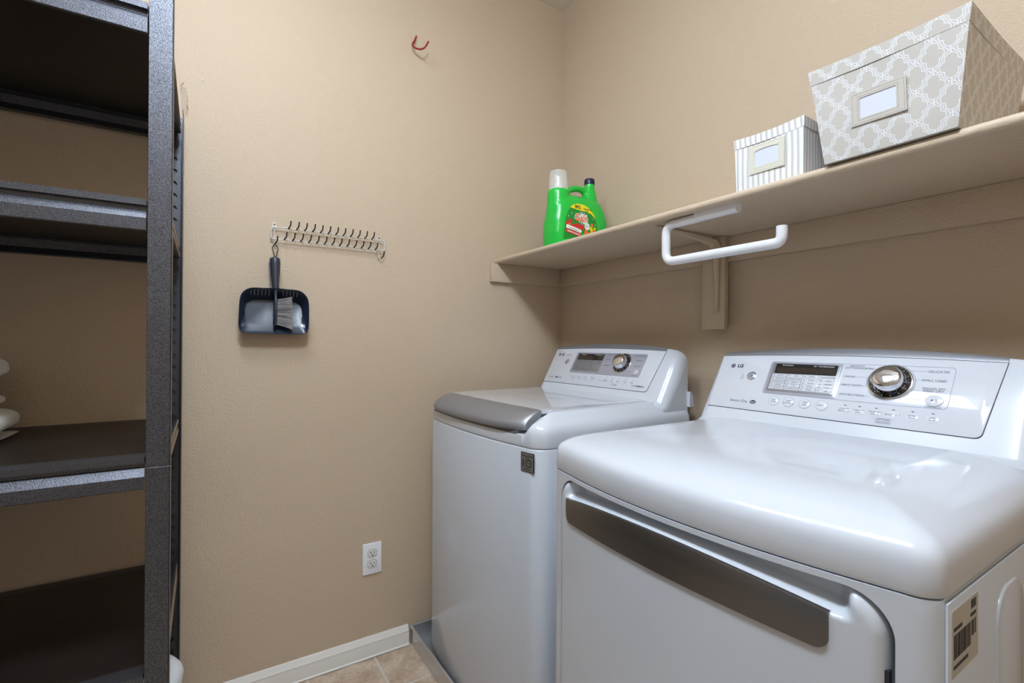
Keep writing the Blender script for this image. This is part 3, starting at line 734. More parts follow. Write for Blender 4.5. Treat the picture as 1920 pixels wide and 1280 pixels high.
# drain pan under the washer
PN = thing('drain_pan', 'shallow metal drain pan on the tile floor beneath the washer', 'pan', (.44, -.385, 0))
bm = bmesh.new(); x0, x1, y0, y1 = -.425, .425, -.355, .355
add_ring(bm, [(x0, y0), (x1, y0), (x1, y1), (x0, y1)], [(x0+.0025, y0+.0025), (x1-.0025, y0+.0025), (x1-.0025, y1-.0025), (x0+.0025, y1-.0025)], .0, .0700, I4)
add_box(bm, (x0+.0026, y0+.0026, .0002), (x1-.0026, y1-.0026, .009))
obj('tray', bm, M_pan, PN)
bm = bmesh.new(); q = .005
for a, b in (((x0, y0), (x1, y0)), ((x1, y0), (x1, y1)), ((x1, y1), (x0, y1)), ((x0, y1), (x0, y0))):
    add_tube(bm, [(a[0], a[1], .071), (b[0], b[1], .071)], q, 8)
obj('rolled_rim', bm, M_pan, PN, 60)

# ------------------------------------------------------------------ wall shelf with cleats and bracket
SH = thing('wall_shelf', 'beige painted shelf board running along the wall above the machines', 'shelf', (1.2, -.18, 1.514))
bm = bmesh.new(); ys = -.1835
pr = [(ys+.008, 0)]+[(ys+.004-.008*math.sin(a), .0095-.0093*math.cos(a)) for a in [PI*k/10 for k in range(11)]]+[(ys+.008, .019), (.178, .019), (.178, 0)]
add_loft(bm, [[Vector((x, y, z)) for y, z in pr] for x in [-1.198+2.44*i/60 for i in range(61)]])
o = obj('shelf_board', bm, M_trimwall, SH, 40)
CL = thing('shelf_cleat', 'beige painted support strip under the shelf along the back wall', 'cleat', (1.2, -.01, 1.435))
box('strip', (-1.18, -.009, 0), (1.24, .0095, .0785), M_shelfwall, CL, .001)
C2 = thing('shelf_cleat', 'short beige support strip under the shelf end on the hook wall', 'cleat', (.0095, -.2, 1.435))
box('strip', (-.009, -.19, 0), (.0095, .1985, .0785), M_shelfwall, C2, .001)
BP = thing('bracket_block', 'beige wood block on the wall behind the shelf bracket', 'block', (.8405, -.0105, 1.219))
box('block', (-.0405, -.0105-.019, 0), (.0405, -.0095, .2945), M_shelfwall, BP, .001)
bm = bmesh.new(); add_lathe(bm, [(.004, 0), (.0035, .002), (.001, .0022)], (.005, -.0295, .052), 12, (0, -1, 0)); obj('screw_head', bm, M_trimwall, BP, 40)
BR = thing('shelf_bracket', 'beige painted steel shelf bracket under the board, behind the white rod', 'bracket', (.857, -.040, 1.2585))
bm = bmesh.new()
# curved spine: U-shaped channel tapering to both ends
path = [(-.003, .010), (-.0035, .09), (-.004, .19)] + [( -.004-.030*(1-math.cos(a)), .205+.030*math.sin(a)) for a in [PI/2*i/8 for i in range(9)]] + [(-.10, .2385), (-.20, .2430), (-.285, .2470)]
path = [(y, z+.0068) for y, z in path]
rows = []
N_ = len(path)
for i, (y, z) in enumerate(path):
    k = i/(N_-1); w = .0035+.0115*math.sin(PI*min(max(k, .02), .98))**.7
    dep = .004+.026*math.sin(PI*min(max(k, .02), .98))**1.5
    a = path[max(i-1, 0)]; b = path[min(i+1, N_-1)]; d = Vector((b[0]-a[0], b[1]-a[1])).normalized(); nn = Vector((-d.y, d.x))
    if nn.dot(Vector((-.12-y, .12-z))) < 0: nn = -nn
    rows.append([Vector((-w, y, z)), Vector((-w*.75, y+nn.x*dep*.7, z+nn.y*dep*.7)), Vector((-w*.45, y+nn.x*dep, z+nn.y*dep)), Vector((w*.45, y+nn.x*dep, z+nn.y*dep)), Vector((w*.75, y+nn.x*dep*.7, z+nn.y*dep*.7)), Vector((w, y, z))])
add_loft(bm, rows); obj('bracket_arm', bm, M_trimwall, BR, 50)

# ------------------------------------------------------------------ white hanging rod under the shelf edge
RD = thing('hanging_rod', 'white tubular hanging rod bent like a hook below the shelf edge', 'rod', (1.0, -.335, 1.39))
bm = bmesh.new()
pts = rounded([(0.010, 0, .1120), (-.101, 0, .1120), (-.101, 0, .0105), (.221, 0, .0105), (.221, 0, .047)], .028, 8)
add_tube(bm, pts, .0120, 20); obj('bent_tube', bm, M_rod, RD, 60)
bm = bmesh.new(); add_loft(bm, [[Vector((x, q[0], q[1])) for q in ([(-.0125, .124), (-.0125, .1135)]+[(-.0125*math.cos(a), .1135-.0125*math.sin(a)) for a in [PI*i/10 for i in range(1, 10)]]+[(.0125, .1135), (.0125, .124)])] for x in (-.002, .116)])
obj('mounting_sleeve', bm, M_rod, RD, 40)

# ------------------------------------------------------------------ fabric bins
def bin_(name, label, cat, x0, x1, y0, y1, z, h, grow, mt, frame_m, grp, lab):
    cx, cy = (x0+x1)/2, (y0+y1)/2; B = thing(name, label, cat, (cx, cy, z)); B['group'] = grp
    hx, hy = (x1-x0)/2, (y1-y0)/2; bm = bmesh.new(); uv = bm.loops.layers.uv.new('UVMap')
    def corner(k, t, ins=0):
        s = ((-1, -1), (1, -1), (1, 1), (-1, 1))[k]; g_ = grow*t
        return Vector((s[0]*(hx+g_-ins), s[1]*(hy+g_*.9-ins), t*h))
    nz, nx_ = 10, 16; T = .004
    def wall(k, ins, flip):
        g = {}
        for i in range(nx_+1):
            for j in range(nz+1):
                t_ = j/nz; a, b = corner(k, t_, ins), corner((k+1) % 4, t_, ins); p_ = a.lerp(b, i/nx_)
                nn = (b-a).normalized().cross(Vector((0, 0, 1)))
                sag = .0025*math.sin(PI*i/nx_)*math.sin(PI*j/nz)*math.sin(3*i/nx_+5*j/nz+k)
                if j == nz: p_.z -= .004*math.sin(PI*i/nx_)
                g[i, j] = (bm.verts.new(p_+nn*sag), ((i/nx_-.5)*(b-a).length+k*.37, j/nz*h))
        for i in range(nx_):
            for j in range(nz):
                q = [g[i, j], g[i+1, j], g[i+1, j+1], g[i, j+1]]
                f_ = bm.faces.new([v for v, _ in q])
                for lp in f_.loops:
                    for v, c_ in q:
                        if lp.vert == v: lp[uv].uv = c_
        return g
    for k in range(4): wall(k, 0, 0); wall(k, T, 1)
    for k in range(4):
        a, b = corner(k, 1), corner((k+1) % 4, 1); c_, d_ = corner((k+1) % 4, 1, T), corner(k, 1, T)
        for i in range(nx_):
            sg = lambda i_: Vector((0, 0, -.004*math.sin(PI*i_/nx_)))
            bm.faces.new([bm.verts.new(v) for v in (a.lerp(b, i/nx_)+sg(i), a.lerp(b, (i+1)/nx_)+sg(i+1), d_.lerp(c_, (i+1)/nx_)+sg(i+1), d_.lerp(c_, i/nx_)+sg(i))])
    for zz in (.0003, .004): bm.faces.new([bm.verts.new(Vector((p_.x, p_.y, zz))) for p_ in (corner(k, 0) for k in range(4))])
    bmesh.ops.remove_doubles(bm, verts=bm.verts[:], dist=.00005)
    body = obj('fabric_body', bm, mt, B, 45)
    # hem band turned over along the rim, with UVs offset so the print does not line up
    bm = bmesh.new(); uv = bm.loops.layers.uv.new('UVMap'); t0 = 1-lab['hem']/h
    for k in range(4):
        prev = None
        for i in range(nx_+1):
            col_ = []
            for t_, off, vv in ((t0, .0001, 0), (t0, .0006, .0), ((1+t0)/2, .0011, lab['hem']/2), (1, .0012, lab['hem']), (1.006, 0, lab['hem']+.003)):
                a, b = corner(k, min(t_, 1), -off), corner((k+1) % 4, min(t_, 1), -off); p_ = a.lerp(b, i/nx_)
                p_.z = min(t_, 1)*h-(.004*math.sin(PI*i/nx_) if t_ > .99 else .002*math.sin(PI*i/nx_))+(.0012 if t_ > 1 else 0)
                if t_ > 1: p_ = p_.lerp(corner(k, 1, .002).lerp(corner((k+1) % 4, 1, .002), i/nx_), .5); p_.z = h+.0012-.004*math.sin(PI*i/nx_)
                col_.append((bm.verts.new(p_), (i/nx_*(b-a).length+.013, vv+.021)))
            if prev:
                for q1, q2, q3, q4 in zip(prev, col_, col_[1:], prev[1:]):
                    f_ = bm.faces.new((q1[0], q2[0], q3[0], q4[0]))
                    for lp in f_.loops:
                        for v, c_ in (q1, q2, q3, q4):
                            if lp.vert == v: lp[uv].uv = c_
            prev = col_
    bmesh.ops.remove_doubles(bm, verts=bm.verts[:], dist=.00005)
    obj('rim_band', bm, mt, B, 50)
    # label holder on the front
    fy = -hy-.9*grow*lab['zc']/h; slope = math.atan2(.9*grow, h)
    M = frame((lab['xc']-cx, fy-.0015, lab['zc']), (1, 0, 0), (0, -math.sin(slope), math.cos(slope)), (0, -math.cos(slope), -math.sin(slope)))
    w, hh = lab['w']/2, lab['h']/2; iw, ih = lab['iw']/2, lab['ih']/2
    inner_ = rrect(-iw, iw, -ih, ih, .002, 4)
    if lab.get('arch'): inner_ = [(x, s+(.003*(1-(x/iw)**2) if s > 0 else 0)) for x, s in dense(inner_, .006)]
    outer_ = ray_rect(inner_, -w, w, -hh, hh, 0, 0)
    for cxn, csn in ((-w, -hh), (w, -hh), (w, hh), (-w, hh)):
        k = min(range(len(outer_)), key=lambda i: (outer_[i][0]-cxn)**2+(outer_[i][1]-csn)**2); outer_[k] = (cxn, csn)
    bm = bmesh.new(); add_ring(bm, outer_, inner_, -.0005, .0018, M); F_ = obj('label_frame', bm, frame_m, B, 30)
    bm = bmesh.new(); n_ = 14
    for wq, hq in ((w-.003, hh-.003), (iw+.003, ih+.003)):
        for s in (-1, 1):
            for i in range(n_*2):
                x = -wq+2*wq*(i+.2)/(n_*2); add_plate(bm, [(x, s*hq-.0002), (x+wq*.55/n_, s*hq-.0002), (x+wq*.55/n_, s*hq+.0002), (x, s*hq+.0002)], .0015, .0021, M)
            for i in range(n_):
                y_ = -hq+2*hq*(i+.2)/n_; add_plate(bm, [(s*wq-.0002, y_), (s*wq+.0002, y_), (s*wq+.0002, y_+hq*1.1/n_), (s*wq-.0002, y_+hq*1.1/n_)], .0015, .0021, M)
    obj('stitching', bm, M_ink if frame_m is M_taupe else M_inkl, F_)
    bm = bmesh.new(); add_plate(bm, [(-iw-.001, -ih-.001), (iw+.001, -ih-.001), (iw+.001, ih+.004), (-iw-.001, ih+.004)], -.0002, .0006, M); obj('label_card', bm, M_card, F_)
    return B
bin_('storage_bin', 'large taupe fabric storage bin with white trellis print at the right end of shelf', 'storage bin', 1.327, 1.531, -.375, -.085, 1.5335, .188, .021, M_trellis, M_taupe, 'fabric bins on the shelf',
     dict(xc=1.4215, zc=.083, w=.087, h=.060, iw=.057, ih=.037, hem=.028))
bin_('storage_bin', 'small grey and white striped fabric bin beside the larger printed one', 'storage bin', 1.122, 1.275, -.353, -.100, 1.5335, .124, .003, M_stripe, M_linen, 'fabric bins on the shelf',
     dict(xc=1.197, zc=.063, w=.081, h=.064, iw=.055, ih=.035, hem=.022, arch=True))

# ------------------------------------------------------------------ detergent jug
BT = thing('detergent_jug', 'bright green laundry detergent jug with clear cap standing on the shelf by the corner', 'detergent', (.318, -.20, 1.5335))
bm = bmesh.new()
def sup(y0, y1, hx, z, n=40, e=3.6):
    cy, hy = (y0+y1)/2, (y1-y0)/2
    return [Vector((hx*abs(math.cos(a))**(2/e)*(1 if math.cos(a) > 0 else -1), cy+hy*abs(math.sin(a))**(2/e)*(1 if math.sin(a) > 0 else -1), z)) for a in [2*PI*(i+.5)/n for i in range(n)]]
add_loft(bm, [sup(a, b_, hx, z) for z, a, b_, hx in ((0, -.105, .140, .050), (.010, -.113, .150, .060), (.06, -.117, .158, .064), (.11, -.113, .160, .063), (.135, -.108, .158, .062), (.165, -.104, .148, .058), (.19, -.100, .138, .050), (.205, -.098, .130, .040), (.215, -.095, .122, .028))])
add_loft(bm, [circle((0, -.065, z), r, 28, (1, 0, 0), (0, 1, 0)) for r, z in ((.050, .10), (.047, .15), (.044, .20), (.0425, .222), (.040, .230), (.034, .236))])
add_tube(bm, rounded([(0, -.040, .215), (0, -.015, .244), (0, .030, .2575), (0, .065, .252), (0, .09, .22)], .03, 6), .0125, 14)
add_loft(bm, [circle((0, y, z), r, 24, (1, 0, 0), (0, 1, 0)) for y, r, z in ((.085, .046, .16), (.088, .040, .19), (.092, .030, .235), (.094, .023, .26), (.094, .0200, .275), (.094, .0195, .290))])
JB = obj('jug_body', bm, M_green, BT, 180)
rm = JB.modifiers.new('remesh', 'REMESH'); rm.mode = 'VOXEL'; rm.voxel_size = .003; rm.use_smooth_shade = True
sm = JB.modifiers.new('smooth', 'SMOOTH'); sm.factor = .6; sm.iterations = 6
bm = bmesh.new(); add_lathe(bm, [(.0385, .230), (.0385, .236), (.0370, .262), (.0355, .300), (.0335, .304), (.0005, .3045)], (0, -.065, 0), 40, caps=(False, False))
obj('measuring_cap', bm, M_cap, BT, 60)
bm = bmesh.new(); add_lathe(bm, [(.023, .234), (.0235, .242), (.018, .246), (.016, .255), (.0165, .262), (.011, .266), (.010, .285), (.006, .287)], (0, -.065, 0), 20); obj('pour_spout', bm, M_lwhite, BT, 40)
bm = bmesh.new(); add_lathe(bm, [(.0212, .282), (.0215, .290), (.0208, .302), (.019, .3045), (.010, .305)], (0, .094, 0), 28); obj('vent_cap', bm, M_navy, BT, 40)
# printed label, wrapped onto the jug side
ML = frame((.074, -.005, .0195), (0, .92, 0), (0, 0, 1.03), (1, 0, 0))
def wrap(o, off):
    sw = o.modifiers.new('wrap', 'SHRINKWRAP'); sw.target = JB; sw.wrap_method = 'PROJECT'; sw.use_project_x = True; sw.use_project_y = False; sw.use_project_z = False
    sw.use_negative_direction = True; sw.use_positive_direction = False; sw.offset = off; sw.wrap_mode = 'ABOVE_SURFACE'; return o
def fill(bm, pts, mi=0, n=.005):
    """flat polygon triangulated finely enough to wrap"""
    vs = [bm.verts.new(ML @ Vector((y, z, 0))) for y, z in dense(pts, n)]; f_ = bm.faces.new(vs); f_.material_index = mi
    r_ = bmesh.ops.triangulate(bm, faces=[f_])
    bmesh.ops.subdivide_edges(bm, edges=list({e for g_ in r_['faces'] for e in g_.edges if e.calc_length() > n*1.5}), cuts=3, use_grid_fill=False)
    bmesh.ops.triangulate(bm, faces=[g_ for g_ in bm.faces if len(g_.verts) > 4])
lab_out = [(-.084, .015), (-.082, .05), (-.075, .09), (-.062, .120), (-.04, .141), (-.012, .151), (.022, .150), (.050, .140), (.074, .116), (.089, .085), (.095, .05), (.094, .015)]
bm = bmesh.new(); fill(bm, lab_out); LB = wrap(obj('label', bm, M_green2, BT), .0005); LB['label'] = 'printed green label'
bm = bmesh.new(); fill(bm, [(-.052, .133), (-.036, .144), (-.012, .152), (.022, .152), (.050, .142), (.077, .117), (.083, .104), (.060, .120), (.030, .126), (0, .127), (-.030, .130)]); wrap(obj('label_banner', bm, M_yel, LB), .0009)
def ltext(name, items, mt, off):
    bm = bmesh.new()
    for s, y, z, size, b, sh in items: add_text(bm, s, y, z, size, ML, h=0, bold=b, shear=sh, ext=0)
    return wrap(obj(name, bm, mt, LB), off)
ltext('banner_print', [('80%', -.012, .1385, .018, .0005, 0), ('MORE FRESHNESS', .042, .1355, .0058, .0002, 0), ('VS. BASE', .035, .129, .0048, .0002, 0)], M_inkd, .0012)
def burst(cy, cz, r0, r1, n):
    return [(cy+(r1 if i % 2 else r0)*math.cos(PI*i/n), cz+(r1 if i % 2 else r0)*math.sin(PI*i/n)) for i in range(2*n)]
bm = bmesh.new(); fill(bm, burst(.012, .098, .013, .030, 14)); wrap(obj('label_burst', bm, M_inkw, LB), .0008)
def blob(name, pts, mt, off):
    bm = bmesh.new(); fill(bm, pts); wrap(obj(name, bm, mt, LB), off)
def ell(cy, cz, a, b, n=16): return [(cy+a*math.cos(2*PI*i/n), cz+b*math.sin(2*PI*i/n)) for i in range(n)]
for k, (cy, cz, r) in enumerate(((-.064, .073, .010), (-.053, .082, .009), (-.040, .064, .010), (-.02, .066, .013), (.004, .064, .013))): blob('red_shape', ell(cy, cz, r*1.2, r*.8), M_lred, .0008+.00005*k)
for k, (cy, cz, r) in enumerate(((.062, .078, .007), (.030, .045, .012), (.048, .038, .012), (.070, .052, .010), (-.058, .070, .004), (.020, .030, .010))): blob('orange_shape', ell(cy, cz, r, r), M_orange, .0009+.00005*k)
for cy, cz, r in ((.057, .062, .009), (.077, .066, .006), (.060, .046, .007)): blob('yellow_shape', ell(cy, cz, r, r), M_yel, .0012)
blob('round_badge', ell(.0345, .070, .0145, .0135, 24), M_lwhite, .0013); blob('white_ribbon', [(-.072, .068), (.000, .054), (.006, .048), (-.002, .041), (-.074, .055)], M_lwhite, .0013)
for cy, cz in ((-.062, .100), (-.045, .112), (.068, .103), (.080, .082)):
    blob('sparkle', [(cy, cz+.004), (cy+.001, cz), (cy+.003, cz), (cy+.001, cz-.001), (cy, cz-.005), (cy-.001, cz-.001), (cy-.003, cz), (cy-.001, cz)], M_lwhite, .0013)
bm = bmesh.new(); fill(bm, [(-.078, .053), (-.003, .040), (.004, .033), (-.004, .026), (-.076, .040), (-.072, .047)]); wrap(obj('label_ribbon', bm, M_lred, LB), .0014)
ltext('brand_outline', [('Gain', .002, .0965, .038, .0030, .12)], M_lwhite, .0016)
ltext('brand_print', [('Gain', .002, .0965, .038, .0008, .12)], M_orange, .0020)
bm = bmesh.new()
MLr = ML @ Matrix.Translation((-.036, .0535, 0)) @ Matrix.Rotation(math.radians(-10.5), 4, 'Z')
add_text(bm, '+ aroma boost', 0, 0, .0085, MLr, h=0, ext=0); wrap(obj('ribbon_print', bm, M_green2, LB), .0017)
bm = bmesh.new(); MLr = ML @ Matrix.Translation((-.036, .0385, 0)) @ Matrix.Rotation(math.radians(-10.5), 4, 'Z')
add_text(bm, 'ORIGINAL ESSENTIAL', 0, 0, .0072, MLr, h=0, bold=.0002, ext=0); wrap(obj('ribbon_title', bm, M_lwhite, LB), .0018)
ltext('badge_print', [('febreze', .0345, .070, .0068, .0001, 0)], M_inkb, .0018)

def smoothpath(P, n=6):
    P = [Vector(p) for p in P]; P = [2*P[0]-P[1]]+P+[2*P[-1]-P[-2]]; out = []
    for i in range(1, len(P)-2):
        p0, p1, p2, p3 = P[i-1:i+3]
        for k in range(n):
            t_ = k/n; out.append(.5*((2*p1)+(p2-p0)*t_+(2*p0-5*p1+4*p2-p3)*t_*t_+(3*p1-p0-3*p2+p3)*t_**3))
    return out+[P[-2]]
# ------------------------------------------------------------------ hook rail on the left wall
HR = thing('hook_rail', 'white wire hanging rail with two rows of black-tipped pegs on the beige wall', 'hook rail', (0, -1.05, 1.53))
def Y(y): return y+1.05
def Z(z): return z-1.53
bm = bmesh.new()
loop = [(.014, Y(-1.10), Z(1.5565)), (.014, Y(-1.2385), Z(1.5565)), (.014, Y(-1.2385), Z(1.5165)), (.014, Y(-.8545), Z(1.5165)), (.014, Y(-.8545), Z(1.5525)), (.014, Y(-1.10), Z(1.5562))]
add_tube(bm, rounded(loop, .007, 5), .0022, 8); obj('wire_frame', bm, M_wire, HR, 60)
for yc, zt in ((-1.2275, 1.5745), (-.8725, 1.5700)):
    bm = bmesh.new()
    add_plate(bm, [(q[0]+Y(yc), q[1]) for q in rrect(-.006, .006, Z(1.545), Z(zt), .005, 5)], .001, .0035, frame((0, 0, 0), (0, 1, 0), (0, 0, 1), (1, 0, 0)))
    b = obj('mounting_tab', bm, M_wire, HR, 30)
    bm = bmesh.new(); add_lathe(bm, [(.0035, .0035), (.0030, .0055), (.001, .006)], (0, Y(yc), Z(zt-.006)), 12, (1, 0, 0)); obj('screw', bm, M_screw, b, 40)
    bm = bmesh.new(); add_tube(bm, [(.0085, Y(yc)-.001, Z(zt-.012)), (.0095, Y(yc)-.001, Z(1.500 if yc < -1 else 1.486))], .0022, 8); obj('wire_upright', bm, M_wire, HR, 60)
bm = bmesh.new(); pk = rounded([(0, 0, 0), (.004, .001, -.001), (.013, .0075, .009), (.016, .0085, .025)], .004, 4); add_tube(bm, pk[:4], .0013, 6, 0); add_tube(bm, pk[3:], .0022, 8, 1)
peg_me = None
def peg(y, z):
    global peg_me
    if peg_me is None:
        o = obj('peg', bm, [M_wire, M_tip], HR, 60); peg_me = o.data
    else:
        o = bpy.data.objects.new('peg', peg_me); COL.objects.link(o); o.parent = HR
    o.location = (.014, Y(y), Z(z)); return o
for i in range(12): peg(-1.188+(-.905+1.188)*i/11, 1.5555-.002*i/11)
for i in range(13): peg(-1.2005+(-.892+1.2005)*i/12, 1.5165)
for y, z in ((-1.2285, 1.500), (-.868, 1.4870)): peg(y, z)

# red hook high on the wall
RHP = smoothpath([(-.002, -.7265, 2.3790), (.008, -.7372, 2.3527), (.014, -.7479, 2.3329), (.024, -.7448, 2.3158), (.040, -.7289, 2.3056), (.052, -.7167, 2.3076), (.056, -.7081, 2.3196), (.058, -.7005, 2.3357)])
RH = thing('utility_hook', 'small red vinyl-coated hook screwed high into the beige wall', 'hook', (0, -.735, 2.318))
bm = bmesh.new(); add_tube(bm, [(a, b_+.735, c_-2.318) for a, b_, c_ in RHP], .0034, 10)
obj('hook_wire', bm, M_red, RH, 60)

# ------------------------------------------------------------------ dustpan and brush
DP = thing('dustpan', 'dark slate plastic dustpan hanging flat against the wall from the hook rail', 'dustpan', (0, -1.228, 1.197))
def dz(z): return z-1.197
def dy(y): return y+1.228
outl = [(-1.331, 1.307), (-1.322, 1.330), (-1.300, 1.344), (-1.262, 1.3455), (-1.244, 1.347), (-1.212, 1.347), (-1.196, 1.3455), (-1.160, 1.344), (-1.138, 1.330), (-1.127, 1.307), (-1.1245, 1.26), (-1.1250, 1.225), (-1.1275, 1.209), (-1.1335, 1.2005), (-1.145, 1.1968), (-1.18, 1.1965), (-1.23, 1.1970), (-1.28, 1.1980), (-1.312, 1.1985), (-1.3245, 1.2020), (-1.3310, 1.2105), (-1.334, 1.226), (-1.3335, 1.26)]
ol = [Vector((dy(a), dz(b), 0)) for a, b in outl]
def smoothloop(P, n=6):
    out = []; N = len(P)
    for i in range(N):
        p0, p1, p2, p3 = P[i-1], P[i], P[(i+1) % N], P[(i+2) % N]
        for k in range(n):
            t_ = k/n; out.append(.5*((2*p1)+(p2-p0)*t_+(2*p0-5*p1+4*p2-p3)*t_*t_+(3*p1-p0-3*p2+p3)*t_**3))
    return out
ol = smoothloop(ol)
c0 = Vector((0, .072, 0))
def scl(kx_, kz_, dzc=0): return [Vector((q.x*kx_, .072+dzc+(q.y-.072)*kz_, 0)) for q in ol]
def lay(P, xf): return [Vector((xf(q) if callable(xf) else xf, q.x, q.y)) for q in P]
rim = lambda q: .050+.012*(q.y/.15)
rings = [lay(scl(.84, .74, -.004), .006), lay(scl(.93, .90), .010), lay(scl(.985, .975), lambda q: rim(q)-.006), lay(scl(1, 1), rim), lay(scl(.99, .985), lambda q: rim(q)+.002), lay(scl(.975, .965), lambda q: rim(q)+.0005),
         lay(scl(.92, .82, -.001), lambda q: max(.036+.014*max(0, (q.y-.02)/.15), .0145+.30*(.107-q.y))), lay(scl(.83, .61, -.006), lambda q: .0135+.30*(.107-q.y)), lay(scl(.79, .56, -.007), lambda q: .0125+.30*(.107-q.y))]
bm = bmesh.new(); add_loft(bm, rings); PT = obj('pan', bm, M_slate, DP, 40)
bm = bmesh.new()
for grp in ([-1.300+.0106*i for i in range(6)], [-1.205+.0106*i for i in range(6)]):
    for yy in grp:
        add_tube(bm, [(.0585, dy(yy), dz(1.3415)), (.050, dy(yy)+.0003, dz(1.330)), (.043, dy(yy)+.0006, dz(1.3235))], .0014, 6)
obj('comb_teeth', bm, M_rib, PT, 60)
# hollow handle of the pan: wide shell behind the brush handle
bm = bmesh.new(); rows = []
for z, hw_, x0_, x1_ in ((1.342, .020, .020, .046), (1.352, .0125, .016, .042), (1.370, .0125, .012, .040), (1.400, .0150, .010, .036), (1.430, .0165, .010, .034), (1.446, .0163, .011, .033), (1.4505, .0135, .014, .030)):
    rows.append([Vector((x, dy(-1.2283)+y, dz(z))) for x, y in ((x0_, -hw_*.8), (x0_+.004, -hw_), (x1_, -hw_), (x1_, -hw_+.0022), (x0_+.006, -hw_+.003), (x0_+.006, hw_-.003), (x1_, hw_-.0022), (x1_, hw_), (x0_+.004, hw_), (x0_, hw_*.8))])
add_loft(bm, rows); obj('pan_handle', bm, M_slate, DP, 40)
# brush is a thing of its own
BS = thing('hand_brush', 'slate handled hand brush with pale grey bristles clipped into the dustpan', 'brush', (.045, -1.228, 1.222))
bm = bmesh.new(); rows = []
for z, hw_, hd, xc, yo in ((1.224, .0045, .009, .012, -.0015), (1.228, .0058, .011, .012, -.0015), (1.265, .0058, .011, .012, -.0008), (1.312, .0055, .010, .011, 0), (1.318, .0045, .008, .009, .0), (1.335, .0058, .008, .007, 0), (1.360, .0085, .0085, .004, .0), (1.395, .0110, .009, -.001, 0), (1.430, .0120, .009, -.003, 0), (1.444, .0118, .0085, -.004, 0), (1.4505, .009, .006, -.004, 0), (1.4525, .004, .003, -.004, 0)):
    rows.append([Vector((xc+hd*math.cos(a), yo+hw_*math.sin(a)*(1.05 if abs(math.cos(a)) > .4 else 1), z-1.222)) for a in [2*PI*i/20 for i in range(20)]])
add_loft(bm, rows); obj('brush_handle', bm, M_slate2, BS, 60)
bm = bmesh.new()
for i in range(18):
    t_ = i/17; z0 = .007+.080*t_
    for k in range(26):
        a, b = random.uniform(-1, 1), random.uniform(-1, 1)
        spread = (-.013+.022*t_)+a*.0032
        xe = .012+b*.012; x_s = .012+b*.003
        L_ = .046+random.uniform(-.002, .002)-.002*t_
        p0 = (x_s, .004, z0+a*.0013); p2 = (xe, .004+L_, z0+spread-.0005); p1 = ((x_s+xe)/2+random.uniform(-.001, .001), .004+L_*.5, z0+spread*.4+random.uniform(-.0009, .0009))
        add_tube(bm, [p0, p1, p2], .00042, 3)
o = obj('bristles', bm, M_bristle, BS); o['kind'] = 'stuff'
bm = bmesh.new()
lp = smoothloop([Vector(v) for v in ((.041-.045, .0, .228), (.038-.045, -.0065, .248), (.032-.045, -.0080, .262), (.028-.045, 0, .2725), (.032-.045, .0080, .262), (.038-.045, .0065, .248))], 6)
add_tube(bm, lp+[lp[0]], .0017, 8, caps=False); obj('hanging_loop', bm, M_loop, BS, 60)

# ------------------------------------------------------------------ wall outlet
OT = thing('wall_outlet', 'white duplex power outlet low on the beige wall', 'outlet', (0, -.8895, .3635))
MO = frame((0, 0, 0), (0, 1, 0), (0, 0, 1), (1, 0, 0))
bm = bmesh.new(); add_plate(bm, rrect(-.035, .035, -.0572, .0572, .003, 4), 0, .0055, MO, .0025); obj('cover_plate', bm, M_outlet, OT, 40)
for s in (.0195, -.0195):
    def recep(r, k=.0142):
        return [(max(-.0175, min(.0175, r*math.cos(a))), s+max(-k, min(k, r*math.sin(a)))) for a in [2*PI*i/48 for i in range(48)]]
    bm = bmesh.new(); add_plate(bm, recep(.0182, .0150), .004, .0057, MO); RC = obj('receptacle', bm, M_seam, OT)
    bm = bmesh.new(); add_plate(bm, recep(.0172), .004, .0068, MO, .0006); obj('receptacle_face', bm, M_recep, RC, 40)
    bm = bmesh.new()
    for y0, y1, z0, z1 in ((-.0075, -.0052, .000, .0085), (.0052, .0072, .0008, .0078)): add_plate(bm, [(y0, s+z0), (y1, s+z0), (y1, s+z1), (y0, s+z1)], .006, .0070, MO)
    add_plate(bm, [(.0025*math.cos(2*PI*i/14), s-.0065+.0028*math.sin(2*PI*i/14)) for i in range(14)], .006, .0070, MO); obj('slots', bm, M_hole, RC)
bm = bmesh.new(); add_lathe(bm, [(.0028, .005), (.0028, .0062), (.001, .0066)], (0, 0, 0), 14, (1, 0, 0)); obj('cover_screw', bm, M_recep, OT, 40)

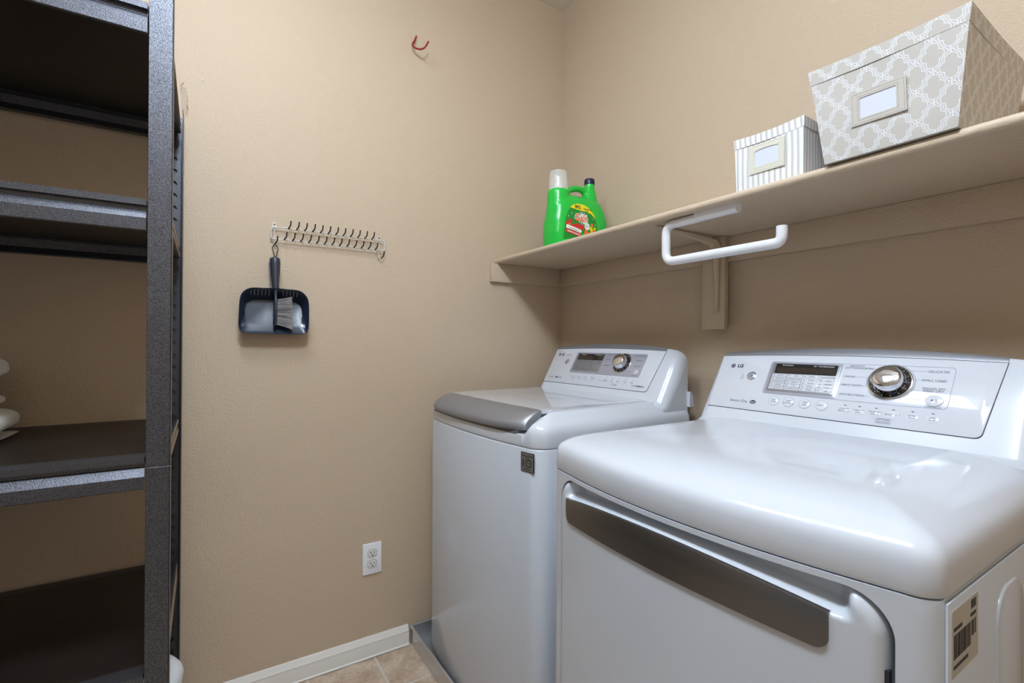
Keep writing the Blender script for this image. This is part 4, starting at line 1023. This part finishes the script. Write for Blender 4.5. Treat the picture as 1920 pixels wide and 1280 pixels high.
# ------------------------------------------------------------------ metal shelving rack
RK = thing('shelving_rack', 'dark hammered metal four-tier shelving rack standing against the left wall', 'shelving', (.31, -2.09, 0))
rx = lambda x: x-.31
ry = lambda y: y+2.09
XF, XB, YR, YL = .612, .016, -1.481, -2.70
TH = .0018
def post(front, right):
    bm = bmesh.new(); s = 1 if right else -1; ye = ry(YR if right else YL)
    xo = rx(XF) if front else rx(XB); xi = xo-.040 if front else xo+.062
    for z0, z1 in ((.002, .9200), (.9212, 1.895 if front else 1.856)):
        # wide face
        add_box(bm, (min(xo, xo-TH if front else xo+TH), min(ye, ye-s*.040), z0), (max(xo, xo-TH if front else xo+TH), max(ye, ye-s*.040), z1), .0006, 1)
        # end flange
        add_box(bm, (min(xo, xi), min(ye, ye-s*TH), z0), (max(xo, xi), max(ye, ye-s*TH), z1), .0006, 1)
    # slotted flange strip: real holes
    xx = (xo-.0045) if front else (xo+.010)
    pitch = .0372; z = .03
    ya, yb_ = (ye-s*.0405, ye-s*.006)
    yc = (ya+yb_)/2
    while z+pitch < 1.85:
        ho = [(yc+.0072*math.cos(a)*(1.0), z+pitch/2+.0090*math.sin(a)) for a in [2*PI*(i+.5)/12 for i in range(12)]]
        ho = [(q[0], q[1]) for q in ho]
        oo = ray_rect(ho, min(ya, yb_), max(ya, yb_), z, z+pitch, yc, z+pitch/2)
        for cxn, csn in ((min(ya, yb_), z), (max(ya, yb_), z), (max(ya, yb_), z+pitch), (min(ya, yb_), z+pitch)):
            k = min(range(len(oo)), key=lambda i: (oo[i][0]-cxn)**2+(oo[i][1]-csn)**2); oo[k] = (cxn, csn)
        if not front: add_loft(bm, [[Vector((xx, q[0], q[1])) for q in oo], [Vector((xx, q[0], q[1])) for q in ho], [Vector((xx-.002, q[0], q[1])) for q in ho]], True, (False, False))
        z += pitch
    if not front: add_box(bm, (min(xo, xx), ye-s*.0425 if s > 0 else ye+.0405, .03), (max(xo, xx), ye-s*.0405 if s > 0 else ye+.0425, 1.85))
    obj('post', bm, M_ham, RK, 30)
for fr in (True, False):
    for rg in (True, False): post(fr, rg)
ya, yb2 = ry(YR-.0025), ry(YL+.0025)
levels = (1.848, 1.455, .941, .505)
for k, zl in enumerate(levels):
    zr = zl+(-.022, -.002, 0, .006)[k]
    # front beam: lip, groove, sloping ledge, vertical face
    pr = [(.604, 0), (.604, -.0125), (.594, -.0135), (.594, -.0210), (.597, -.0225), (.6085, -.0385), (.6085, -.0620), (.6070, -.0635), (.6015, -.0635), (.6015, -.0620), (.6045, -.0600), (.600, -.040), (.588, -.024), (.585, -.012), (.560, -.012), (.560, 0)]
    bm = bmesh.new(); add_loft(bm, [[Vector((rx(x), y, zl+z)) for x, z in pr] for y in (ya-.040, yb2+.040)]); obj('front_beam', bm, M_ham, RK, 25)
    pr = [(.022, 0), (.022, -.050), (.028, -.052), (.046, -.052), (.046, -.050), (.038, -.033), (.040, -.012), (.066, -.012), (.066, -.0035), (.036, 0)]
    bm = bmesh.new(); add_loft(bm, [[Vector((rx(x), y, zr+z)) for x, z in pr] for y in (ya-.040, yb2+.040)]); obj('rear_beam', bm, M_ham, RK, 25)
    for ye, s in ((ya, 1), (yb2, -1)):
        def side(q): 
            bm = bmesh.new(); add_loft(bm, [[Vector((rx(x), ye+a*s, zz+b)) for a, b in q] for x, zz in ((.570, zl), (.060, zr))]); return bm
        b = obj('side_beam', side([(-.006, -.001), (-.006, -.034), (-.020, -.036), (-.020, -.033), (-.008, -.031), (-.008, -.013), (-.030, -.013), (-.030, -.010), (-.008, -.001)]), M_ham, RK, 25)
        obj('edge_strip', side([(-.0045, -.001), (-.0045, -.011), (-.006, -.011), (-.006, -.001)]), M_edge, b)
        obj('edge_strip', side([(-.0045, -.026), (-.0035, -.034), (-.006, -.034), (-.006, -.026)]), M_edge, b)
    bm = bmesh.new(); y0, y1 = yb2+.012, ya-.012
    vs = [[Vector((rx(x), y, z)) for x, z in ((.594, zl-.0115), (.594, zl-.0015), (.040, zr-.0015), (.040, zr-.0115))] for y in (y0, y1)]
    add_loft(bm, vs); obj('shelf_panel', bm, M_board, RK)

# clear film with red marks caught between rack and wall
TP = thing('film_scrap', 'scrap of clear plastic film with red marks on the wall above the rear rack post', 'plastic film', (.002, -1.478, 1.92))
bm = bmesh.new(); fp = [(-.016, .048, .0), (.000, .040, .002), (.006, .018, .006), (.007, -.030, .005), (.003, -.046, .002), (-.010, -.045, 0)]
vs = [bm.verts.new((.004+q, a, b)) for a, b, q in fp]; bm.faces.new(vs); r_ = bmesh.ops.extrude_face_region(bm, geom=bm.faces[:])
for v in [g_ for g_ in r_['geom'] if isinstance(g_, bmesh.types.BMVert)]: v.co.x += .0006
obj('film', bm, M_tape, TP)
bm = bmesh.new(); add_tube(bm, [(.009, -.012, .036), (.010, -.005, .047)], .0009, 5); add_tube(bm, [(.010, .004, -.020), (.010, .007, -.033)], .0009, 5); add_tube(bm, [(.009, -.006, -.044), (.009, -.006, -.036)], .0006, 5)
obj('red_marks', bm, M_red, TP)

# towels on the third shelf
def towel(label, y_r, x0, x1, zc, rz, hgt, grp, seed):
    """soft rolled towel lying along x"""
    T_ = thing('rolled_towel', label, 'towel', ((x0+x1)/2, y_r-.12, zc-hgt/2)); T_['group'] = grp; random.seed(seed)
    bm = bmesh.new(); rows = []; L_ = (x1-x0)/2; n = 30
    for i in range(n+1):
        u = -1+2*i/n; k = (1-abs(u)**5)**.5 if abs(u) < 1 else 0; k = .55+.45*k
        ring = []
        for j in range(56):
            a = 2*PI*j/56; e = 2.9; c_, s_ = math.cos(a), math.sin(a)
            w = 1+.02*math.sin(3*a+seed)+.015*math.sin(5*u+seed+2*a)
            ring.append(Vector((u*L_+.004*math.sin(a*3), .12*w*k*abs(c_)**(2/e)*(1 if c_ > 0 else -1), hgt/2+hgt/2*k*w*abs(s_)**(2/e)*(1 if s_ > 0 else -1))))
        rows.append(ring)
    add_loft(bm, rows); b = obj('towel_body', bm, M_towel, T_, 80)
    return T_
G = 'white towels on the rack shelf'
towel('white towel at the bottom of the stack on the dark rack shelf', -1.805, .10, .42, .982, 0, .062, G, 1)
towel('white towel second from the bottom of the stack on the rack', -1.828, .11, .41, 1.030, 0, .034, G, 2)
towel('white towel at the top of the stack on the dark rack shelf', -1.820, .11, .41, 1.108, 0, .058, G, 4)
towel('white towel set back in the middle of the stack on the rack', -1.862, .11, .41, 1.063, 0, .031, G, 3)
bm = bmesh.new(); FC = thing('folded_cloth', 'thin white cloth folded flat under the towel stack on the rack', 'cloth', (.25, -1.93, .9396))
add_loft(bm, [[Vector((x, y, z+.0009*math.sin(9*y+x*30))) for y, z in ((-.11, .001), (.106, .001), (.112, .0025), (.104, .0045), (-.11, .0065))] for x in [-.14+.28*i/14 for i in range(15)]])
obj('cloth', bm, M_towel, FC, 60)

# white plastic bag under the rack
BGB = thing('plastic_bag', 'white plastic bag bulging out low at the end of the rack', 'bag', (.225, -1.620, 0))
bm = bmesh.new(); bmesh.ops.create_icosphere(bm, subdivisions=5, radius=1)
for v in bm.verts:
    c_ = v.co.copy(); zz = c_.z
    w = 1+.05*math.sin(7*c_.x+3*c_.z)+.04*math.sin(11*c_.y-5*c_.z)+.03*math.sin(17*c_.z+4*c_.x)
    top = max(0, zz); k = (1-.22*top**2)*(1+.35*max(0, zz)*(1-max(0, zz)))
    v.co = Vector((c_.x*.125*w*k, c_.y*.145*w*k, .206+zz*.204))
obj('bag_body', bm, M_bag, BGB, 60)
